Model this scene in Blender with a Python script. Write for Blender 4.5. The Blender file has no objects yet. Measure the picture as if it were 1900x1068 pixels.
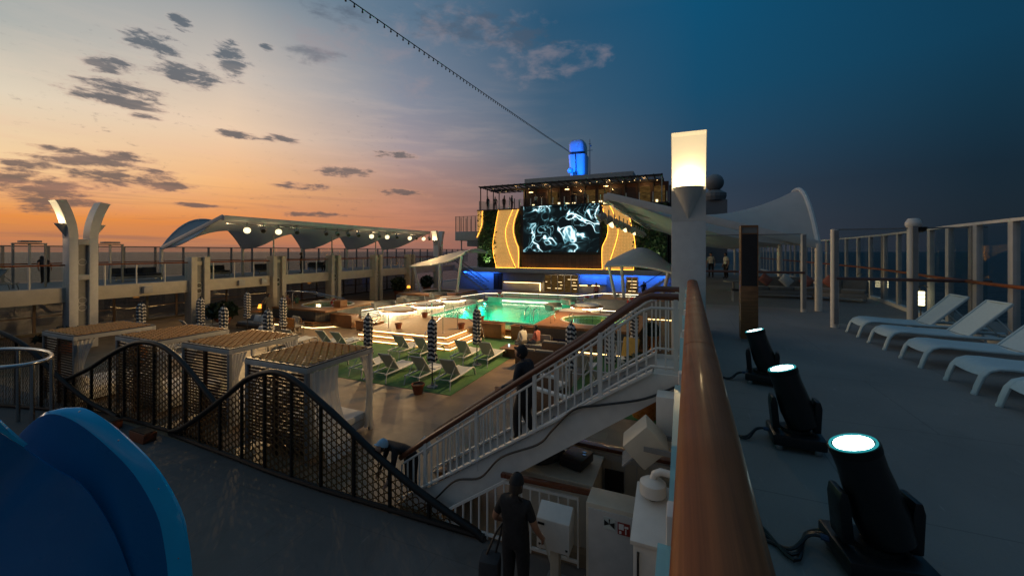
import bpy, bmesh, math, random
from mathutils import Vector, Matrix
random.seed(7)
PI = math.pi; R = math.radians
SC = bpy.context.scene; COL = SC.collection
sin, cos = math.sin, math.cos
PZ = -3.0            # pool deck level (upper side decks are z = 0)
YAW = R(23.1)

def lin(c):
    c = c/255.0
    return c/12.92 if c <= .04045 else ((c+.055)/1.055)**2.4
def rgb(r, g, b): return (lin(r), lin(g), lin(b))

# ------------------------------------------------------------------ mesh builder
BASE = {}
class MB:
    def __init__(s): s.v = []; s.f = []; s.m = []; s.mi = 0
    def add(s, vs, fs):
        n = len(s.v); s.v += [tuple(p) for p in vs]
        for f in fs: s.f.append([i+n for i in f]); s.m.append(s.mi)
        return s
    def box(s, x0, x1, y0, y1, z0, z1):
        return s.add([(x0,y0,z0),(x1,y0,z0),(x1,y1,z0),(x0,y1,z0),(x0,y0,z1),(x1,y0,z1),(x1,y1,z1),(x0,y1,z1)],
            [(0,3,2,1),(4,5,6,7),(0,1,5,4),(1,2,6,5),(2,3,7,6),(3,0,4,7)])
    def obox(s, c, size, rot=(0,0,0)):
        from mathutils import Euler
        M = Euler(rot).to_matrix(); c = Vector(c); hx, hy, hz = [a/2 for a in size]
        vs = [c+M@Vector(p) for p in [(-hx,-hy,-hz),(hx,-hy,-hz),(hx,hy,-hz),(-hx,hy,-hz),(-hx,-hy,hz),(hx,-hy,hz),(hx,hy,hz),(-hx,hy,hz)]]
        return s.add(vs, [(0,3,2,1),(4,5,6,7),(0,1,5,4),(1,2,6,5),(2,3,7,6),(3,0,4,7)])
    def bar(s, p, q, w=.05, h=None, up=(0,0,1)):
        h = h or w; p = Vector(p); q = Vector(q); d = (q-p).normalized(); u = Vector(up)
        if abs(d.dot(u)) > .98: u = Vector((0,1,0))
        a = d.cross(u).normalized()*w/2; b = a.cross(d).normalized()*h/2
        return s.add([p-a-b,p+a-b,p+a+b,p-a+b,q-a-b,q+a-b,q+a+b,q-a+b], [(0,3,2,1),(4,5,6,7),(0,1,5,4),(1,2,6,5),(2,3,7,6),(3,0,4,7)])
    def tube(s, pts, r, n=8, closed=False, flat=1.0):
        pts = [Vector(p) for p in pts]; N = len(pts); rr = r if isinstance(r, (list, tuple)) else [r]*N
        prev = None; rings = []
        for i, p in enumerate(pts):
            if closed: t = pts[(i+1) % N]-pts[i-1]
            else: t = pts[min(i+1, N-1)]-pts[max(i-1, 0)]
            t.normalize()
            if prev is None:
                u = Vector((0,0,1)) if abs(t.z) < .9 else Vector((0,1,0))
                a = t.cross(u).normalized()
            else:
                a = prev-t*prev.dot(t)
                a = a.normalized() if a.length > 1e-6 else t.orthogonal().normalized()
            prev = a; b = t.cross(a)
            rings.append([p+(a*cos(2*PI*k/n)+b*sin(2*PI*k/n)*flat)*rr[i] for k in range(n)])
        vs = [v for g in rings for v in g]; fs = []
        for i in range(N if closed else N-1):
            j = (i+1) % N
            for k in range(n):
                k2 = (k+1) % n; fs.append((i*n+k, i*n+k2, j*n+k2, j*n+k))
        if not closed: fs += [tuple(range(n))[::-1], tuple((N-1)*n+k for k in range(n))]
        return s.add(vs, fs)
    def lathe(s, prof, c=(0,0,0), n=20, a0=0, a1=2*PI, wob=None, sx=1, sy=1):
        full = abs(a1-a0-2*PI) < 1e-6; m = n if full else n+1; vs = []; fs = []
        for (r, z) in prof:
            for k in range(m):
                a = a0+(a1-a0)*k/n; q = r*(wob(a, z) if wob else 1)
                vs.append((c[0]+q*cos(a)*sx, c[1]+q*sin(a)*sy, c[2]+z))
        L = len(prof)
        for i in range(L-1):
            for k in range(n):
                k2 = (k+1) % m if full else k+1
                fs.append((i*m+k, i*m+k2, (i+1)*m+k2, (i+1)*m+k))
        fs.append(tuple(range(m))[::-1]); fs.append(tuple((L-1)*m+k for k in range(m)))
        return s.add(vs, fs)
    def prism(s, pts, a, b, axis='z'):
        n = len(pts)
        def P(p, h):
            return {'z':(p[0],p[1],h), 'y':(p[0],h,p[1]), 'x':(h,p[0],p[1])}[axis]
        vs = [P(p, a) for p in pts]+[P(p, b) for p in pts]
        fs = [tuple(range(n))[::-1], tuple(range(n, 2*n))]+[(i,(i+1) % n, n+(i+1) % n, n+i) for i in range(n)]
        return s.add(vs, fs)
    def sheet(s, rows, th=.02, off=None):
        """a lofted skin of real thickness; rows = list of equally long point lists"""
        rows = [[Vector(p) for p in r] for r in rows]; a, b = len(rows), len(rows[0]); top = []; bot = []
        for i in range(a):
            for j in range(b):
                if off is None:
                    u = rows[min(i+1,a-1)][j]-rows[max(i-1,0)][j]; w = rows[i][min(j+1,b-1)]-rows[i][max(j-1,0)]
                    n = u.cross(w); n = n.normalized() if n.length > 1e-9 else Vector((0,0,1))
                else: n = Vector(off)
                top.append(rows[i][j]+n*th/2); bot.append(rows[i][j]-n*th/2)
        K = a*b; I = lambda i, j: i*b+j; fs = []
        for i in range(a-1):
            for j in range(b-1):
                fs.append((I(i,j),I(i,j+1),I(i+1,j+1),I(i+1,j))); fs.append((K+I(i,j),K+I(i+1,j),K+I(i+1,j+1),K+I(i,j+1)))
        for i in range(a-1):
            fs.append((I(i,0),I(i+1,0),K+I(i+1,0),K+I(i,0))); fs.append((I(i,b-1),K+I(i,b-1),K+I(i+1,b-1),I(i+1,b-1)))
        for j in range(b-1):
            fs.append((I(0,j),K+I(0,j),K+I(0,j+1),I(0,j+1))); fs.append((I(a-1,j),I(a-1,j+1),K+I(a-1,j+1),K+I(a-1,j)))
        return s.add(top+bot, fs)
    def ball(s, c, r, n=12, sc=(1,1,1)):
        pr = [(max(sin(PI*i/n), .001), -cos(PI*i/n)) for i in range(n+1)]
        k0 = len(s.v); s.lathe([(p*r, z*r*sc[2]) for p, z in pr], c, n*2 if n < 10 else 20, sx=sc[0], sy=sc[1]); return s
    def build(s, name, mat, parent=None, smooth=False, bevel=0, ang=40):
        me = bpy.data.meshes.new(name); o = bpy.data.objects.new(name, me); COL.objects.link(o)
        b = Vector((0,0,0))
        if parent is not None:
            o.parent = parent; b = BASE.get(parent.name, Vector((0,0,0)))
        BASE[o.name] = b
        me.from_pydata([Vector(v)-b for v in s.v], [], s.f)
        for m in (mat if isinstance(mat, (list, tuple)) else [mat]): me.materials.append(m)
        if isinstance(mat, (list, tuple)):
            for p, k in zip(me.polygons, s.m): p.material_index = k
        bm = bmesh.new(); bm.from_mesh(me)
        bmesh.ops.recalc_face_normals(bm, faces=bm.faces)
        if bevel:
            ed = [e for e in bm.edges if len(e.link_faces) == 2 and e.calc_face_angle(0) > .5]
            bmesh.ops.bevel(bm, geom=ed, offset=bevel, segments=2, profile=.6, affect='EDGES', clamp_overlap=True)
        if smooth or bevel:
            for f in bm.faces: f.smooth = True
            for e in bm.edges:
                if len(e.link_faces) == 2 and e.calc_face_angle(0) > R(ang): e.smooth = False
        bm.to_mesh(me); bm.free(); me.update()
        return o

def tag(o, label=None, cat=None, group=None, kind=None):
    if label: o['label'] = label
    if cat: o['category'] = cat
    if group: o['group'] = group
    if kind: o['kind'] = kind
    return o
def thing(name, label, cat, loc=(0,0,0), group=None):
    o = bpy.data.objects.new(name, None); COL.objects.link(o); o.location = loc; o.empty_display_size = .2
    BASE[o.name] = Vector(loc)
    return tag(o, label, cat, group)
def struct(name, mb, mat, **k):
    return tag(mb.build(name, mat, **k), kind='structure')
def kids(o): return [c for c in KID.get(o.name, [])]
KID = {}
def index_kids():
    KID.clear()
    for o in bpy.data.objects:
        if o.parent: KID.setdefault(o.parent.name, []).append(o)
def copy_tree(o, parent=None):
    c = o.copy(); COL.objects.link(c)
    if parent is not None: c.parent = parent
    for k in KID.get(o.name, []): copy_tree(k, c)
    return c
def spread(proto, spots, group):
    """spots: (x, y, z, rz, label); the first one moves the prototype itself"""
    index_kids(); out = []
    srcs = [proto]+[copy_tree(proto) for _ in spots[1:]]
    for o, (x, y, z, rz, lab) in zip(srcs, spots):
        o.location = (x, y, z); o.rotation_euler = (0, 0, R(rz)); o['label'] = lab; o['group'] = group
        out.append(o)
    return out

# ------------------------------------------------------------------ materials
MATS = {}
class NT:
    def __init__(s, t): s.t = t; s.n = t.nodes; s.l = t.links
    def new(s, k, **kw):
        n = s.n.new(k)
        for a, v in kw.items(): setattr(n, a, v)
        return n
    def link(s, a, b): s.l.new(a, b)
    def math(s, op, a, b=None, c=None, clamp=False):
        n = s.n.new('ShaderNodeMath'); n.operation = op; n.use_clamp = clamp
        for i, x in enumerate((a, b, c)):
            if x is None: continue
            if isinstance(x, (int, float)): n.inputs[i].default_value = x
            else: s.l.new(x, n.inputs[i])
        return n.outputs[0]
    def mix(s, f, a, b):
        n = s.n.new('ShaderNodeMix'); n.data_type = 'RGBA'
        for i, x in ((0, f), (6, a), (7, b)):
            if isinstance(x, (int, float)): n.inputs[i].default_value = x
            elif isinstance(x, (tuple, list)): n.inputs[i].default_value = (*x[:3], 1)
            else: s.l.new(x, n.inputs[i])
        return n.outputs[2]
    def noise(s, vec, scale, det=4, rough=.55, dist=0):
        n = s.n.new('ShaderNodeTexNoise'); n.inputs['Scale'].default_value = scale; n.inputs['Detail'].default_value = det
        n.inputs['Roughness'].default_value = rough; n.inputs['Distortion'].default_value = dist
        if vec is not None: s.l.new(vec, n.inputs['Vector'])
        return n
    def mapr(s, v, a, b, c=0., d=1., smooth=False):
        n = s.n.new('ShaderNodeMapRange'); n.clamp = True
        if smooth: n.interpolation_type = 'SMOOTHSTEP'
        s.l.new(v, n.inputs[0])
        for i, x in enumerate((a, b, c, d)): n.inputs[i+1].default_value = x
        return n.outputs[0]
    def bump(s, h, st=.3, dist=.02):
        n = s.n.new('ShaderNodeBump'); n.inputs['Strength'].default_value = st; n.inputs['Distance'].default_value = dist
        s.l.new(h, n.inputs['Height']); return n.outputs[0]
def newmat(name):
    m = bpy.data.materials.new(name); m.use_nodes = True; t = NT(m.node_tree); t.n.clear()
    out = t.new('ShaderNodeOutputMaterial'); MATS[name] = m
    return m, t, out
def pbr(name, c, rough=.5, metal=0, var=.12, scale=6, bump=.0, bscale=60, pattern=None, p=None, coat=0, spec=.5, trans=0, sheen=0):
    m, t, out = newmat(name); b = t.new('ShaderNodeBsdfPrincipled'); t.link(b.outputs[0], out.inputs[0])
    tc = t.new('ShaderNodeTexCoord'); v = tc.outputs['Object']
    n = t.noise(v, scale, 6); f = t.mapr(n.outputs['Fac'], .3, .7)
    lo = tuple(x*(1-var) for x in c); hi = tuple(min(x*(1+var), 1) for x in c)
    colr = t.mix(f, lo, hi); h = None
    if pattern == 'brick':
        bt = t.new('ShaderNodeTexBrick'); bt.offset = p.get('off', 0.5); mp = t.new('ShaderNodeMapping')
        mp.inputs['Rotation'].default_value = p.get('rot', (0,0,0)); t.link(v, mp.inputs[0]); t.link(mp.outputs[0], bt.inputs['Vector'])
        bt.inputs['Scale'].default_value = 1; bt.inputs['Mortar Size'].default_value = p.get('mort', .006)
        bt.inputs['Brick Width'].default_value = p['w']; bt.inputs['Row Height'].default_value = p['h']
        bt.inputs['Color1'].default_value = (*[x*.82 for x in (1,1,1)], 1); bt.inputs['Color2'].default_value = (1.1,1.1,1.1,1)
        bt.inputs['Mortar'].default_value = (*p.get('mcol', (.3,.3,.3)), 1)
        mul = t.new('ShaderNodeMix', data_type='RGBA', blend_type='MULTIPLY'); mul.inputs[0].default_value = 1
        t.link(colr, mul.inputs[6]); t.link(bt.outputs['Color'], mul.inputs[7]); colr = mul.outputs[2]; h = bt.outputs['Fac']
    if pattern == 'grain':
        mp = t.new('ShaderNodeMapping'); mp.inputs['Scale'].default_value = p.get('s', (1,1,12)); t.link(v, mp.inputs[0])
        g = t.noise(mp.outputs[0], p.get('k', 4), 8, .65, .6); colr = t.mix(t.mapr(g.outputs['Fac'], .35, .7), tuple(x*.55 for x in c), colr)
    if pattern == 'voro':
        vo = t.new('ShaderNodeTexVoronoi'); vo.inputs['Scale'].default_value = p['s']; t.link(v, vo.inputs['Vector'])
        hs = t.new('ShaderNodeSeparateColor'); t.link(vo.outputs['Color'], hs.inputs[0])
        colr = t.mix(t.mapr(hs.outputs[0], 0, 1), tuple(x*p.get('lo', .5) for x in c), colr); h = vo.outputs['Distance']
    t.link(colr, b.inputs['Base Color'])
    rn = t.mapr(t.noise(v, scale*2.3, 5).outputs['Fac'], .25, .75, max(rough-.09, .02), min(rough+.09, 1)); t.link(rn, b.inputs['Roughness'])
    b.inputs['Metallic'].default_value = metal; b.inputs['Coat Weight'].default_value = coat; b.inputs['Coat Roughness'].default_value = .08
    b.inputs['Specular IOR Level'].default_value = spec
    if sheen: b.inputs['Sheen Weight'].default_value = sheen
    if bump:
        nb = t.noise(v, bscale, 5); t.link(t.bump(nb.outputs['Fac'] if h is None else h, bump), b.inputs['Normal'])
    if trans:
        tr = t.new('ShaderNodeBsdfTranslucent'); t.link(colr, tr.inputs[0]); ms = t.new('ShaderNodeMixShader'); ms.inputs[0].default_value = trans
        t.link(b.outputs[0], ms.inputs[1]); t.link(tr.outputs[0], ms.inputs[2]); t.link(ms.outputs[0], out.inputs[0])
    return m
def emit(name, c, st):
    m, t, out = newmat(name); e = t.new('ShaderNodeEmission'); e.inputs[0].default_value = (*c, 1); e.inputs[1].default_value = st
    t.link(e.outputs[0], out.inputs[0]); return m
def glassmat(name, tint, refl=.9, rough=.02, alpha=1., ior=1.45):
    m, t, out = newmat(name)
    tr = t.new('ShaderNodeBsdfTransparent'); tr.inputs[0].default_value = (*tint, 1)
    gl = t.new('ShaderNodeBsdfGlossy'); gl.inputs['Roughness'].default_value = rough; gl.inputs[0].default_value = (refl, refl, refl, 1)
    fr = t.new('ShaderNodeFresnel'); fr.inputs[0].default_value = ior
    ms = t.new('ShaderNodeMixShader'); t.link(t.math('MULTIPLY', fr.outputs[0], t.math('SUBTRACT', 1, t.new('ShaderNodeNewGeometry').outputs['Backfacing'])), ms.inputs[0]); t.link(tr.outputs[0], ms.inputs[1]); t.link(gl.outputs[0], ms.inputs[2])
    res = ms.outputs[0]
    if alpha < 1:
        df = t.new('ShaderNodeBsdfDiffuse'); df.inputs[0].default_value = (*tint, 1); m2 = t.new('ShaderNodeMixShader'); m2.inputs[0].default_value = 1-alpha
        t.link(res, m2.inputs[1]); t.link(df.outputs[0], m2.inputs[2]); res = m2.outputs[0]
    t.link(res, out.inputs[0]); return m

def deckmat(name, c):
    m, t, out = newmat(name); b = t.new('ShaderNodeBsdfPrincipled'); t.link(b.outputs[0], out.inputs[0])
    v = t.new('ShaderNodeTexCoord').outputs['Object']
    big = t.mapr(t.noise(v, .35, 5, .6, .6).outputs['Fac'], .3, .7); fine = t.mapr(t.noise(v, 60, 3).outputs['Fac'], .3, .7)
    col = t.mix(big, tuple(x*.74 for x in c), tuple(x*1.16 for x in c)); col = t.mix(t.math('MULTIPLY', fine, .35), col, tuple(x*.8 for x in c))
    st = t.math('MULTIPLY', t.mapr(t.noise(v, 1.1, 8, .72, 1.4).outputs['Fac'], .55, .74), .55); col = t.mix(st, col, tuple(x*.52 for x in c))
    mp = t.new('ShaderNodeMapping'); mp.inputs['Scale'].default_value = (9,1.2,1); mp.inputs['Rotation'].default_value = (0,0,.5); t.link(v, mp.inputs[0])
    scf = t.math('MULTIPLY', t.mapr(t.noise(mp.outputs[0], 2.2, 3, .5).outputs['Fac'], .66, .74), .35); col = t.mix(scf, col, tuple(x*1.6 for x in c))
    bt = t.new('ShaderNodeTexBrick'); bt.offset = .5; t.link(v, bt.inputs['Vector']); bt.inputs['Scale'].default_value = 1; bt.inputs['Brick Width'].default_value = 2.4; bt.inputs['Row Height'].default_value = 1.8; bt.inputs['Mortar Size'].default_value = .006
    col = t.mix(t.math('MULTIPLY', bt.outputs['Fac'], .45), col, tuple(x*.4 for x in c))
    t.link(col, b.inputs['Base Color']); t.link(t.mapr(t.math('ADD', big, t.math('MULTIPLY', st, -.8)), 0, 1, .6, .85), b.inputs['Roughness']); b.inputs['Specular IOR Level'].default_value = .2
    t.link(t.bump(t.noise(v, 130, 4).outputs['Fac'], .18, .01), b.inputs['Normal']); return m
def sheermat():
    m = pbr('sheer_curtain', (.86,.85,.82), .85, var=.04, trans=.5); t = NT(m.node_tree); o = [n for n in t.n if n.type == 'OUTPUT_MATERIAL'][0]; src = o.inputs[0].links[0].from_socket
    tr = t.new('ShaderNodeBsdfTransparent'); ms = t.new('ShaderNodeMixShader'); ms.inputs[0].default_value = .28; t.link(src, ms.inputs[1]); t.link(tr.outputs[0], ms.inputs[2]); t.link(ms.outputs[0], o.inputs[0]); return m
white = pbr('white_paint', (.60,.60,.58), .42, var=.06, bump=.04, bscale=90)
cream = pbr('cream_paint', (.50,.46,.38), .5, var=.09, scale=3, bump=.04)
offwhite = pbr('offwhite_steel_paint', (.42,.42,.41), .5, var=.1, scale=4, bump=.04)  # plain off-white coat, greyer than the white paint
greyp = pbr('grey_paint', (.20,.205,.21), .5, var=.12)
darkp = pbr('dark_frame', (.022,.02,.02), .45, var=.2)
black = pbr('black_plastic', (.008,.008,.009), .38, var=.3, bump=.05)
blackm = pbr('black_metal', (.010,.010,.010), .5, var=.2, spec=.3)
steel = pbr('brushed_steel', (.55,.55,.55), .2, metal=1, var=.08, scale=30)
rail_wood = pbr('varnished_rail', (.31,.092,.026), .58, var=.08, scale=2, pattern='grain', p={'s':(22,.4,22),'k':2}, coat=.03, spec=.25)
rail_x = pbr('varnished_rail_across', (.16,.048,.018), .34, var=.08, pattern='grain', p={'s':(.5,14,14),'k':3}, coat=.6)
teak = pbr('teak', (.30,.125,.04), .45, var=.2, pattern='grain', p={'s':(1,1,14),'k':3})
teak_top = pbr('teak_top', (.34,.15,.05), .45, var=.2, pattern='brick', p={'w':1.6,'h':.09,'mort':.006,'mcol':(.25,.2,.15)})
dkwood = pbr('dark_slat_wood', (.065,.026,.013), .5, var=.25, pattern='grain', p={'s':(2,20,20),'k':3})
weave = pbr('woven_cane', (.62,.275,.055), .6, var=.22, scale=9, trans=.15)
decktan = pbr('tan_deck', (.225,.155,.095), .5, var=.16, scale=1.3, bump=.15, pattern='brick', p={'w':1.8,'h':.45,'mort':.004,'mcol':(.75,.75,.75)})
deckgrey = deckmat('grey_deck', (.235,.225,.215))
deckwet = deckmat('splash_deck', (.135,.125,.12))
platf = pbr('sand_platform', (.42,.27,.14), .6, var=.1, scale=5, bump=.1, bscale=180)
turf = pbr('artificial_turf', (.05,.15,.045), .9, var=.22, scale=1.6, bump=.6, bscale=420)
mosaic = pbr('grey_mosaic', (.22,.205,.175), .4, var=.1, pattern='brick', p={'w':.05,'h':.05,'mort':.004,'mcol':(.4,.4,.4)})
stepmos = pbr('pebble_riser', (.45,.31,.15), .5, pattern='voro', p={'s':22,'lo':.35}, bump=.4)
bluetile = pbr('blue_tile', (.012,.045,.16), .25, var=.2, pattern='brick', p={'w':.1,'h':.1,'mort':.006,'mcol':(.5,.5,.5)})
pooltile = pbr('pool_tile', (.34,.60,.52), .3, var=.08, pattern='brick', p={'w':.2,'h':.2,'mort':.008,'mcol':(.7,.75,.75)})
whitetile = pbr('white_tile', (.70,.66,.56), .35, var=.06, pattern='brick', p={'w':.15,'h':.15,'mort':.006,'mcol':(.75,.75,.75)})
terra = pbr('terracotta', (.21,.058,.022), .6, var=.18, scale=9, bump=.1)
orangepot = pbr('glazed_orange', (.34,.12,.02), .3, var=.2, scale=5, coat=.3)
soil = pbr('soil', (.03,.02,.012), .9, var=.4, bump=.5, bscale=40)
leaf = pbr('leaf', (.035,.075,.02), .5, var=.35, scale=3, trans=.25)
leafd = pbr('dark_leaf', (.016,.034,.014), .5, var=.35, scale=3, trans=.2)
sling = pbr('sling_mesh', (.46,.47,.46), .6, var=.06, scale=25, bump=.15, bscale=300, trans=.12)
slingw = pbr('white_sling', (.62,.66,.66), .55, var=.05, scale=25, bump=.15, bscale=350, trans=.1)
fabw = pbr('white_fabric', (.66,.64,.60), .85, var=.06, bump=.15, bscale=120, sheen=.2)
sheer = sheermat()
fabg = pbr('grey_fabric', (.17,.17,.165), .9, var=.1, bump=.2, bscale=150, sheen=.2)
fabdk = pbr('charcoal_fabric', (.035,.037,.042), .9, var=.15, bump=.2, bscale=120)
pinkf = pbr('coral_fabric', (.40,.15,.11), .9, var=.1, bump=.2, bscale=120)
wicker = pbr('wicker', (.14,.075,.04), .65, var=.3, scale=30, bump=.3, bscale=90)
slideb = pbr('slide_gelcoat', (.006,.16,.40), .32, var=.05, scale=2, coat=.1, spec=.35)
slider = pbr('slide_rim_gelcoat', (.014,.50,.88), .16, var=.05, scale=2, coat=.5)
membrane = pbr('tensile_membrane', (.60,.60,.60), .6, var=.04, scale=2, trans=.42)
bronze = pbr('bronze_screen', (.16,.095,.04), .35, metal=.75, var=.25, scale=5)
wallwhite = pbr('bulkhead_paint', (.42,.43,.45), .5, var=.06, scale=2)
goldpanel = pbr('perforated_gold_glow', (.58,.43,.22), .6, var=.1, pattern='brick', p={'w':.16,'h':.16,'mort':.018,'mcol':(.25,.2,.15),'rot':(PI/2,0,0),'off':0.})
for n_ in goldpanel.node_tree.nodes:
    if n_.type == 'BSDF_PRINCIPLED': n_.inputs['Emission Color'].default_value = (1.0,.50,.12,1); n_.inputs['Emission Strength'].default_value = .42  # amber emission painted in for the wash of light over the panels
brownpanel = pbr('brown_panel', (.11,.066,.034), .5, var=.15, pattern='brick', p={'w':.5,'h':2,'mort':.012,'mcol':(.3,.25,.2),'rot':(PI/2,0,0),'off':0.})
red = pbr('lifebuoy_red', (.55,.03,.015), .4, var=.1)
skin = pbr('skin', (.30,.15,.09), .55, var=.1, scale=20)
skinp = pbr('pale_skin', (.40,.24,.17), .55, var=.1, scale=20)
hair = pbr('dark_hair', (.010,.007,.006), .5, var=.3, scale=40)
clothblk = pbr('black_cloth', (.009,.009,.011), .85, var=.3, scale=12, bump=.25, bscale=14)
clothnvy = pbr('navy_cloth', (.010,.012,.02), .85, var=.3, scale=12, bump=.25, bscale=14)
clothwht = pbr('white_cloth', (.50,.49,.47), .85, var=.1, bump=.2, bscale=14)
clothgry = pbr('grey_cloth', (.13,.125,.12), .85, var=.15, bump=.2, bscale=14)
clothgrn = pbr('green_cloth', (.018,.055,.03), .85, var=.2, bump=.2, bscale=14)
clothpnk = pbr('rose_cloth', (.42,.14,.12), .85, var=.15, bump=.2, bscale=14)
clothblu = pbr('blue_cloth', (.03,.06,.13), .85, var=.2)
bluewht = pbr('pale_blue_cap', (.25,.40,.52), .7, var=.1)
shoes = pbr('shoe', (.02,.02,.02), .5)
glass = glassmat('clear_glass', (.86,.90,.90), ior=1.25)
glassd = glassmat('tinted_glass', (.80,.84,.85), ior=1.35)
glasst = glassmat('turquoise_glass', (.55,.85,.88), alpha=.55)
winglass = glassmat('window_glass', (.30,.34,.37), ior=1.8)
warm_led = emit('warm_led', (1.0,.62,.22), 7)
warm_soft = emit('warm_led_soft', (1.0,.70,.34), 3.2)
rim_led = emit('island_led', (1.0,.80,.50), 36)
clear = glassmat('screen_glass', (.95,.97,.97), ior=1.14)
lounger_white = pbr('pale_lounger_paint', (.42,.55,.60), .5, var=.05)
lounger_sling = pbr('pale_lounger_mesh', (.42,.55,.60), .6, var=.05, scale=25, bump=.2, bscale=300)
white_led = emit('white_led', (1.0,.86,.58), 6)
amber_led = emit('amber_led', (1.0,.36,.03), 9)
flood = emit('flood_lens', (1.0,.80,.42), 1.9)
cyanlens = emit('beam_lens', (.70,.98,1.0), 14)
warmwin = emit('lit_interior', (1.0,.60,.20), .55)
bulb = emit('bulb', (1.0,.66,.28), 4)
wingpan = pbr('uplit_wing_glow', (.80,.74,.62), .6, var=.02)
for n_ in wingpan.node_tree.nodes:
    if n_.type == 'BSDF_PRINCIPLED': n_.inputs['Emission Color'].default_value = (1.0,.76,.42,1); n_.inputs['Emission Strength'].default_value = .62  # glow painted into the wing face for the uplight from the cup
lampsh = emit('orange_table_lamp', (1.0,.36,.04), 2.2)

def stripes():
    m, t, out = newmat('navy_white_stripe'); b = t.new('ShaderNodeBsdfPrincipled'); t.link(b.outputs[0], out.inputs[0])
    tc = t.new('ShaderNodeTexCoord'); sp = t.new('ShaderNodeSeparateXYZ'); t.link(tc.outputs['Object'], sp.inputs[0])
    a = t.math('ARCTAN2', sp.outputs[1], sp.outputs[0])
    wob = t.math('MULTIPLY', t.math('SINE', t.math('MULTIPLY', a, 5)), .13)
    sp2 = t.math('ADD', t.math('MULTIPLY', sp.outputs[2], 6.4), t.math('ADD', wob, t.math('MULTIPLY', a, .16)))
    g = t.math('GREATER_THAN', t.math('FRACT', sp2), .52)
    t.link(t.mix(g, (.016,.019,.032), (.62,.60,.56)), b.inputs['Base Color']); b.inputs['Roughness'].default_value = .8
    return m
stripe = stripes()

def screenmat():
    m, t, out = newmat('video_wall_picture'); e = t.new('ShaderNodeEmission'); t.link(e.outputs[0], out.inputs[0])
    tc = t.new('ShaderNodeTexCoord'); mp = t.new('ShaderNodeMapping'); t.link(tc.outputs['Object'], mp.inputs[0]); v = mp.outputs[0]
    w = t.noise(v, .28, 2, .5); vm = t.new('ShaderNodeVectorMath', operation='MULTIPLY_ADD')
    t.link(w.outputs['Color'], vm.inputs[0]); vm.inputs[1].default_value = (8,8,8); t.link(v, vm.inputs[2])
    def ridge(scale, k, pw, det):
        n = t.noise(vm.outputs[0], scale, det, .5, 1.2)
        r = t.math('SUBTRACT', 1, t.math('MULTIPLY', t.math('ABSOLUTE', t.math('SUBTRACT', n.outputs['Fac'], .5)), k), clamp=True)
        return t.math('POWER', r, pw)
    a = ridge(.20, 11, 4, 1.5); b = ridge(.42, 15, 5, 2); big = t.mapr(t.noise(v, .30, 2).outputs['Fac'], .36, .56)
    s = t.math('MULTIPLY', t.math('ADD', t.math('MULTIPLY', a, 1.1), t.math('MULTIPLY', b, .7)), t.math('ADD', big, .12))
    vo = t.new('ShaderNodeTexVoronoi'); vo.inputs['Scale'].default_value = .42; t.link(vm.outputs[0], vo.inputs['Vector'])
    spot = t.math('MULTIPLY', t.math('POWER', t.mapr(vo.outputs['Distance'], 0, .35, 1, 0), 3), t.math('MULTIPLY', big, 3))
    tot = t.math('ADD', s, spot)
    c = t.new('ShaderNodeValToRGB'); r = c.color_ramp; r.elements[0].color = (.003,.005,.006,1); r.elements[1].color = (1,1,1,1); r.elements[1].position = .95
    for p, q in ((.22,(.010,.022,.026)), (.45,(.09,.25,.30)), (.7,(.6,.85,.9))):
        el = r.elements.new(p); el.color = (*q, 1)
    t.link(t.math('MULTIPLY', tot, .75, clamp=True), c.inputs[0]); t.link(c.outputs[0], e.inputs[0]); e.inputs[1].default_value = 1.5
    return m
screen_m = screenmat()

def interior():
    m, t, out = newmat('lit_bar_interior'); e = t.new('ShaderNodeEmission'); t.link(e.outputs[0], out.inputs[0])
    tc = t.new('ShaderNodeTexCoord'); mp = t.new('ShaderNodeMapping'); mp.inputs['Scale'].default_value = (.8,.8,7); t.link(tc.outputs['Object'], mp.inputs[0])
    n = t.noise(mp.outputs[0], 2.2, 6, .75); f = t.math('POWER', t.mapr(n.outputs['Fac'], .38, .85), 1.8); t.link(t.mix(f, (.045,.023,.007), (.6,.34,.10)), e.inputs[0]); e.inputs[1].default_value = .55
    return m
lit_int = interior()

def sea_mat():
    m, t, out = newmat('sea_water'); b = t.new('ShaderNodeBsdfPrincipled'); t.link(b.outputs[0], out.inputs[0])
    b.inputs['Base Color'].default_value = (.030,.046,.056,1); b.inputs['Roughness'].default_value = .3; b.inputs['IOR'].default_value = 1.2
    tc = t.new('ShaderNodeTexCoord'); n = t.noise(tc.outputs['Object'], .16, 6, .6); n2 = t.noise(tc.outputs['Object'], .02, 4)
    h = t.math('ADD', n.outputs['Fac'], t.math('MULTIPLY', n2.outputs['Fac'], 3)); t.link(t.bump(h, 1.0, 5.), b.inputs['Normal'])
    return m
seam = sea_mat()
def water_mat(name, tint, scale=2.2, bd=.05):
    m, t, out = newmat(name)
    tr = t.new('ShaderNodeBsdfTransparent'); tr.inputs[0].default_value = (*tint, 1); gl = t.new('ShaderNodeBsdfGlossy'); gl.inputs['Roughness'].default_value = .04
    fr = t.new('ShaderNodeFresnel'); t.link(t.math('SUBTRACT', 1.33, t.math('MULTIPLY', t.new('ShaderNodeNewGeometry').outputs['Backfacing'], .578)), fr.inputs[0]); ms = t.new('ShaderNodeMixShader')
    tc = t.new('ShaderNodeTexCoord'); n = t.noise(tc.outputs['Object'], scale, 4, .6, .8); nb = t.bump(n.outputs['Fac'], .35, bd)
    t.link(nb, gl.inputs['Normal']); t.link(nb, fr.inputs['Normal'])
    t.link(fr.outputs[0], ms.inputs[0]); t.link(tr.outputs[0], ms.inputs[1]); t.link(gl.outputs[0], ms.inputs[2]); t.link(ms.outputs[0], out.inputs[0])
    return m
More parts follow.
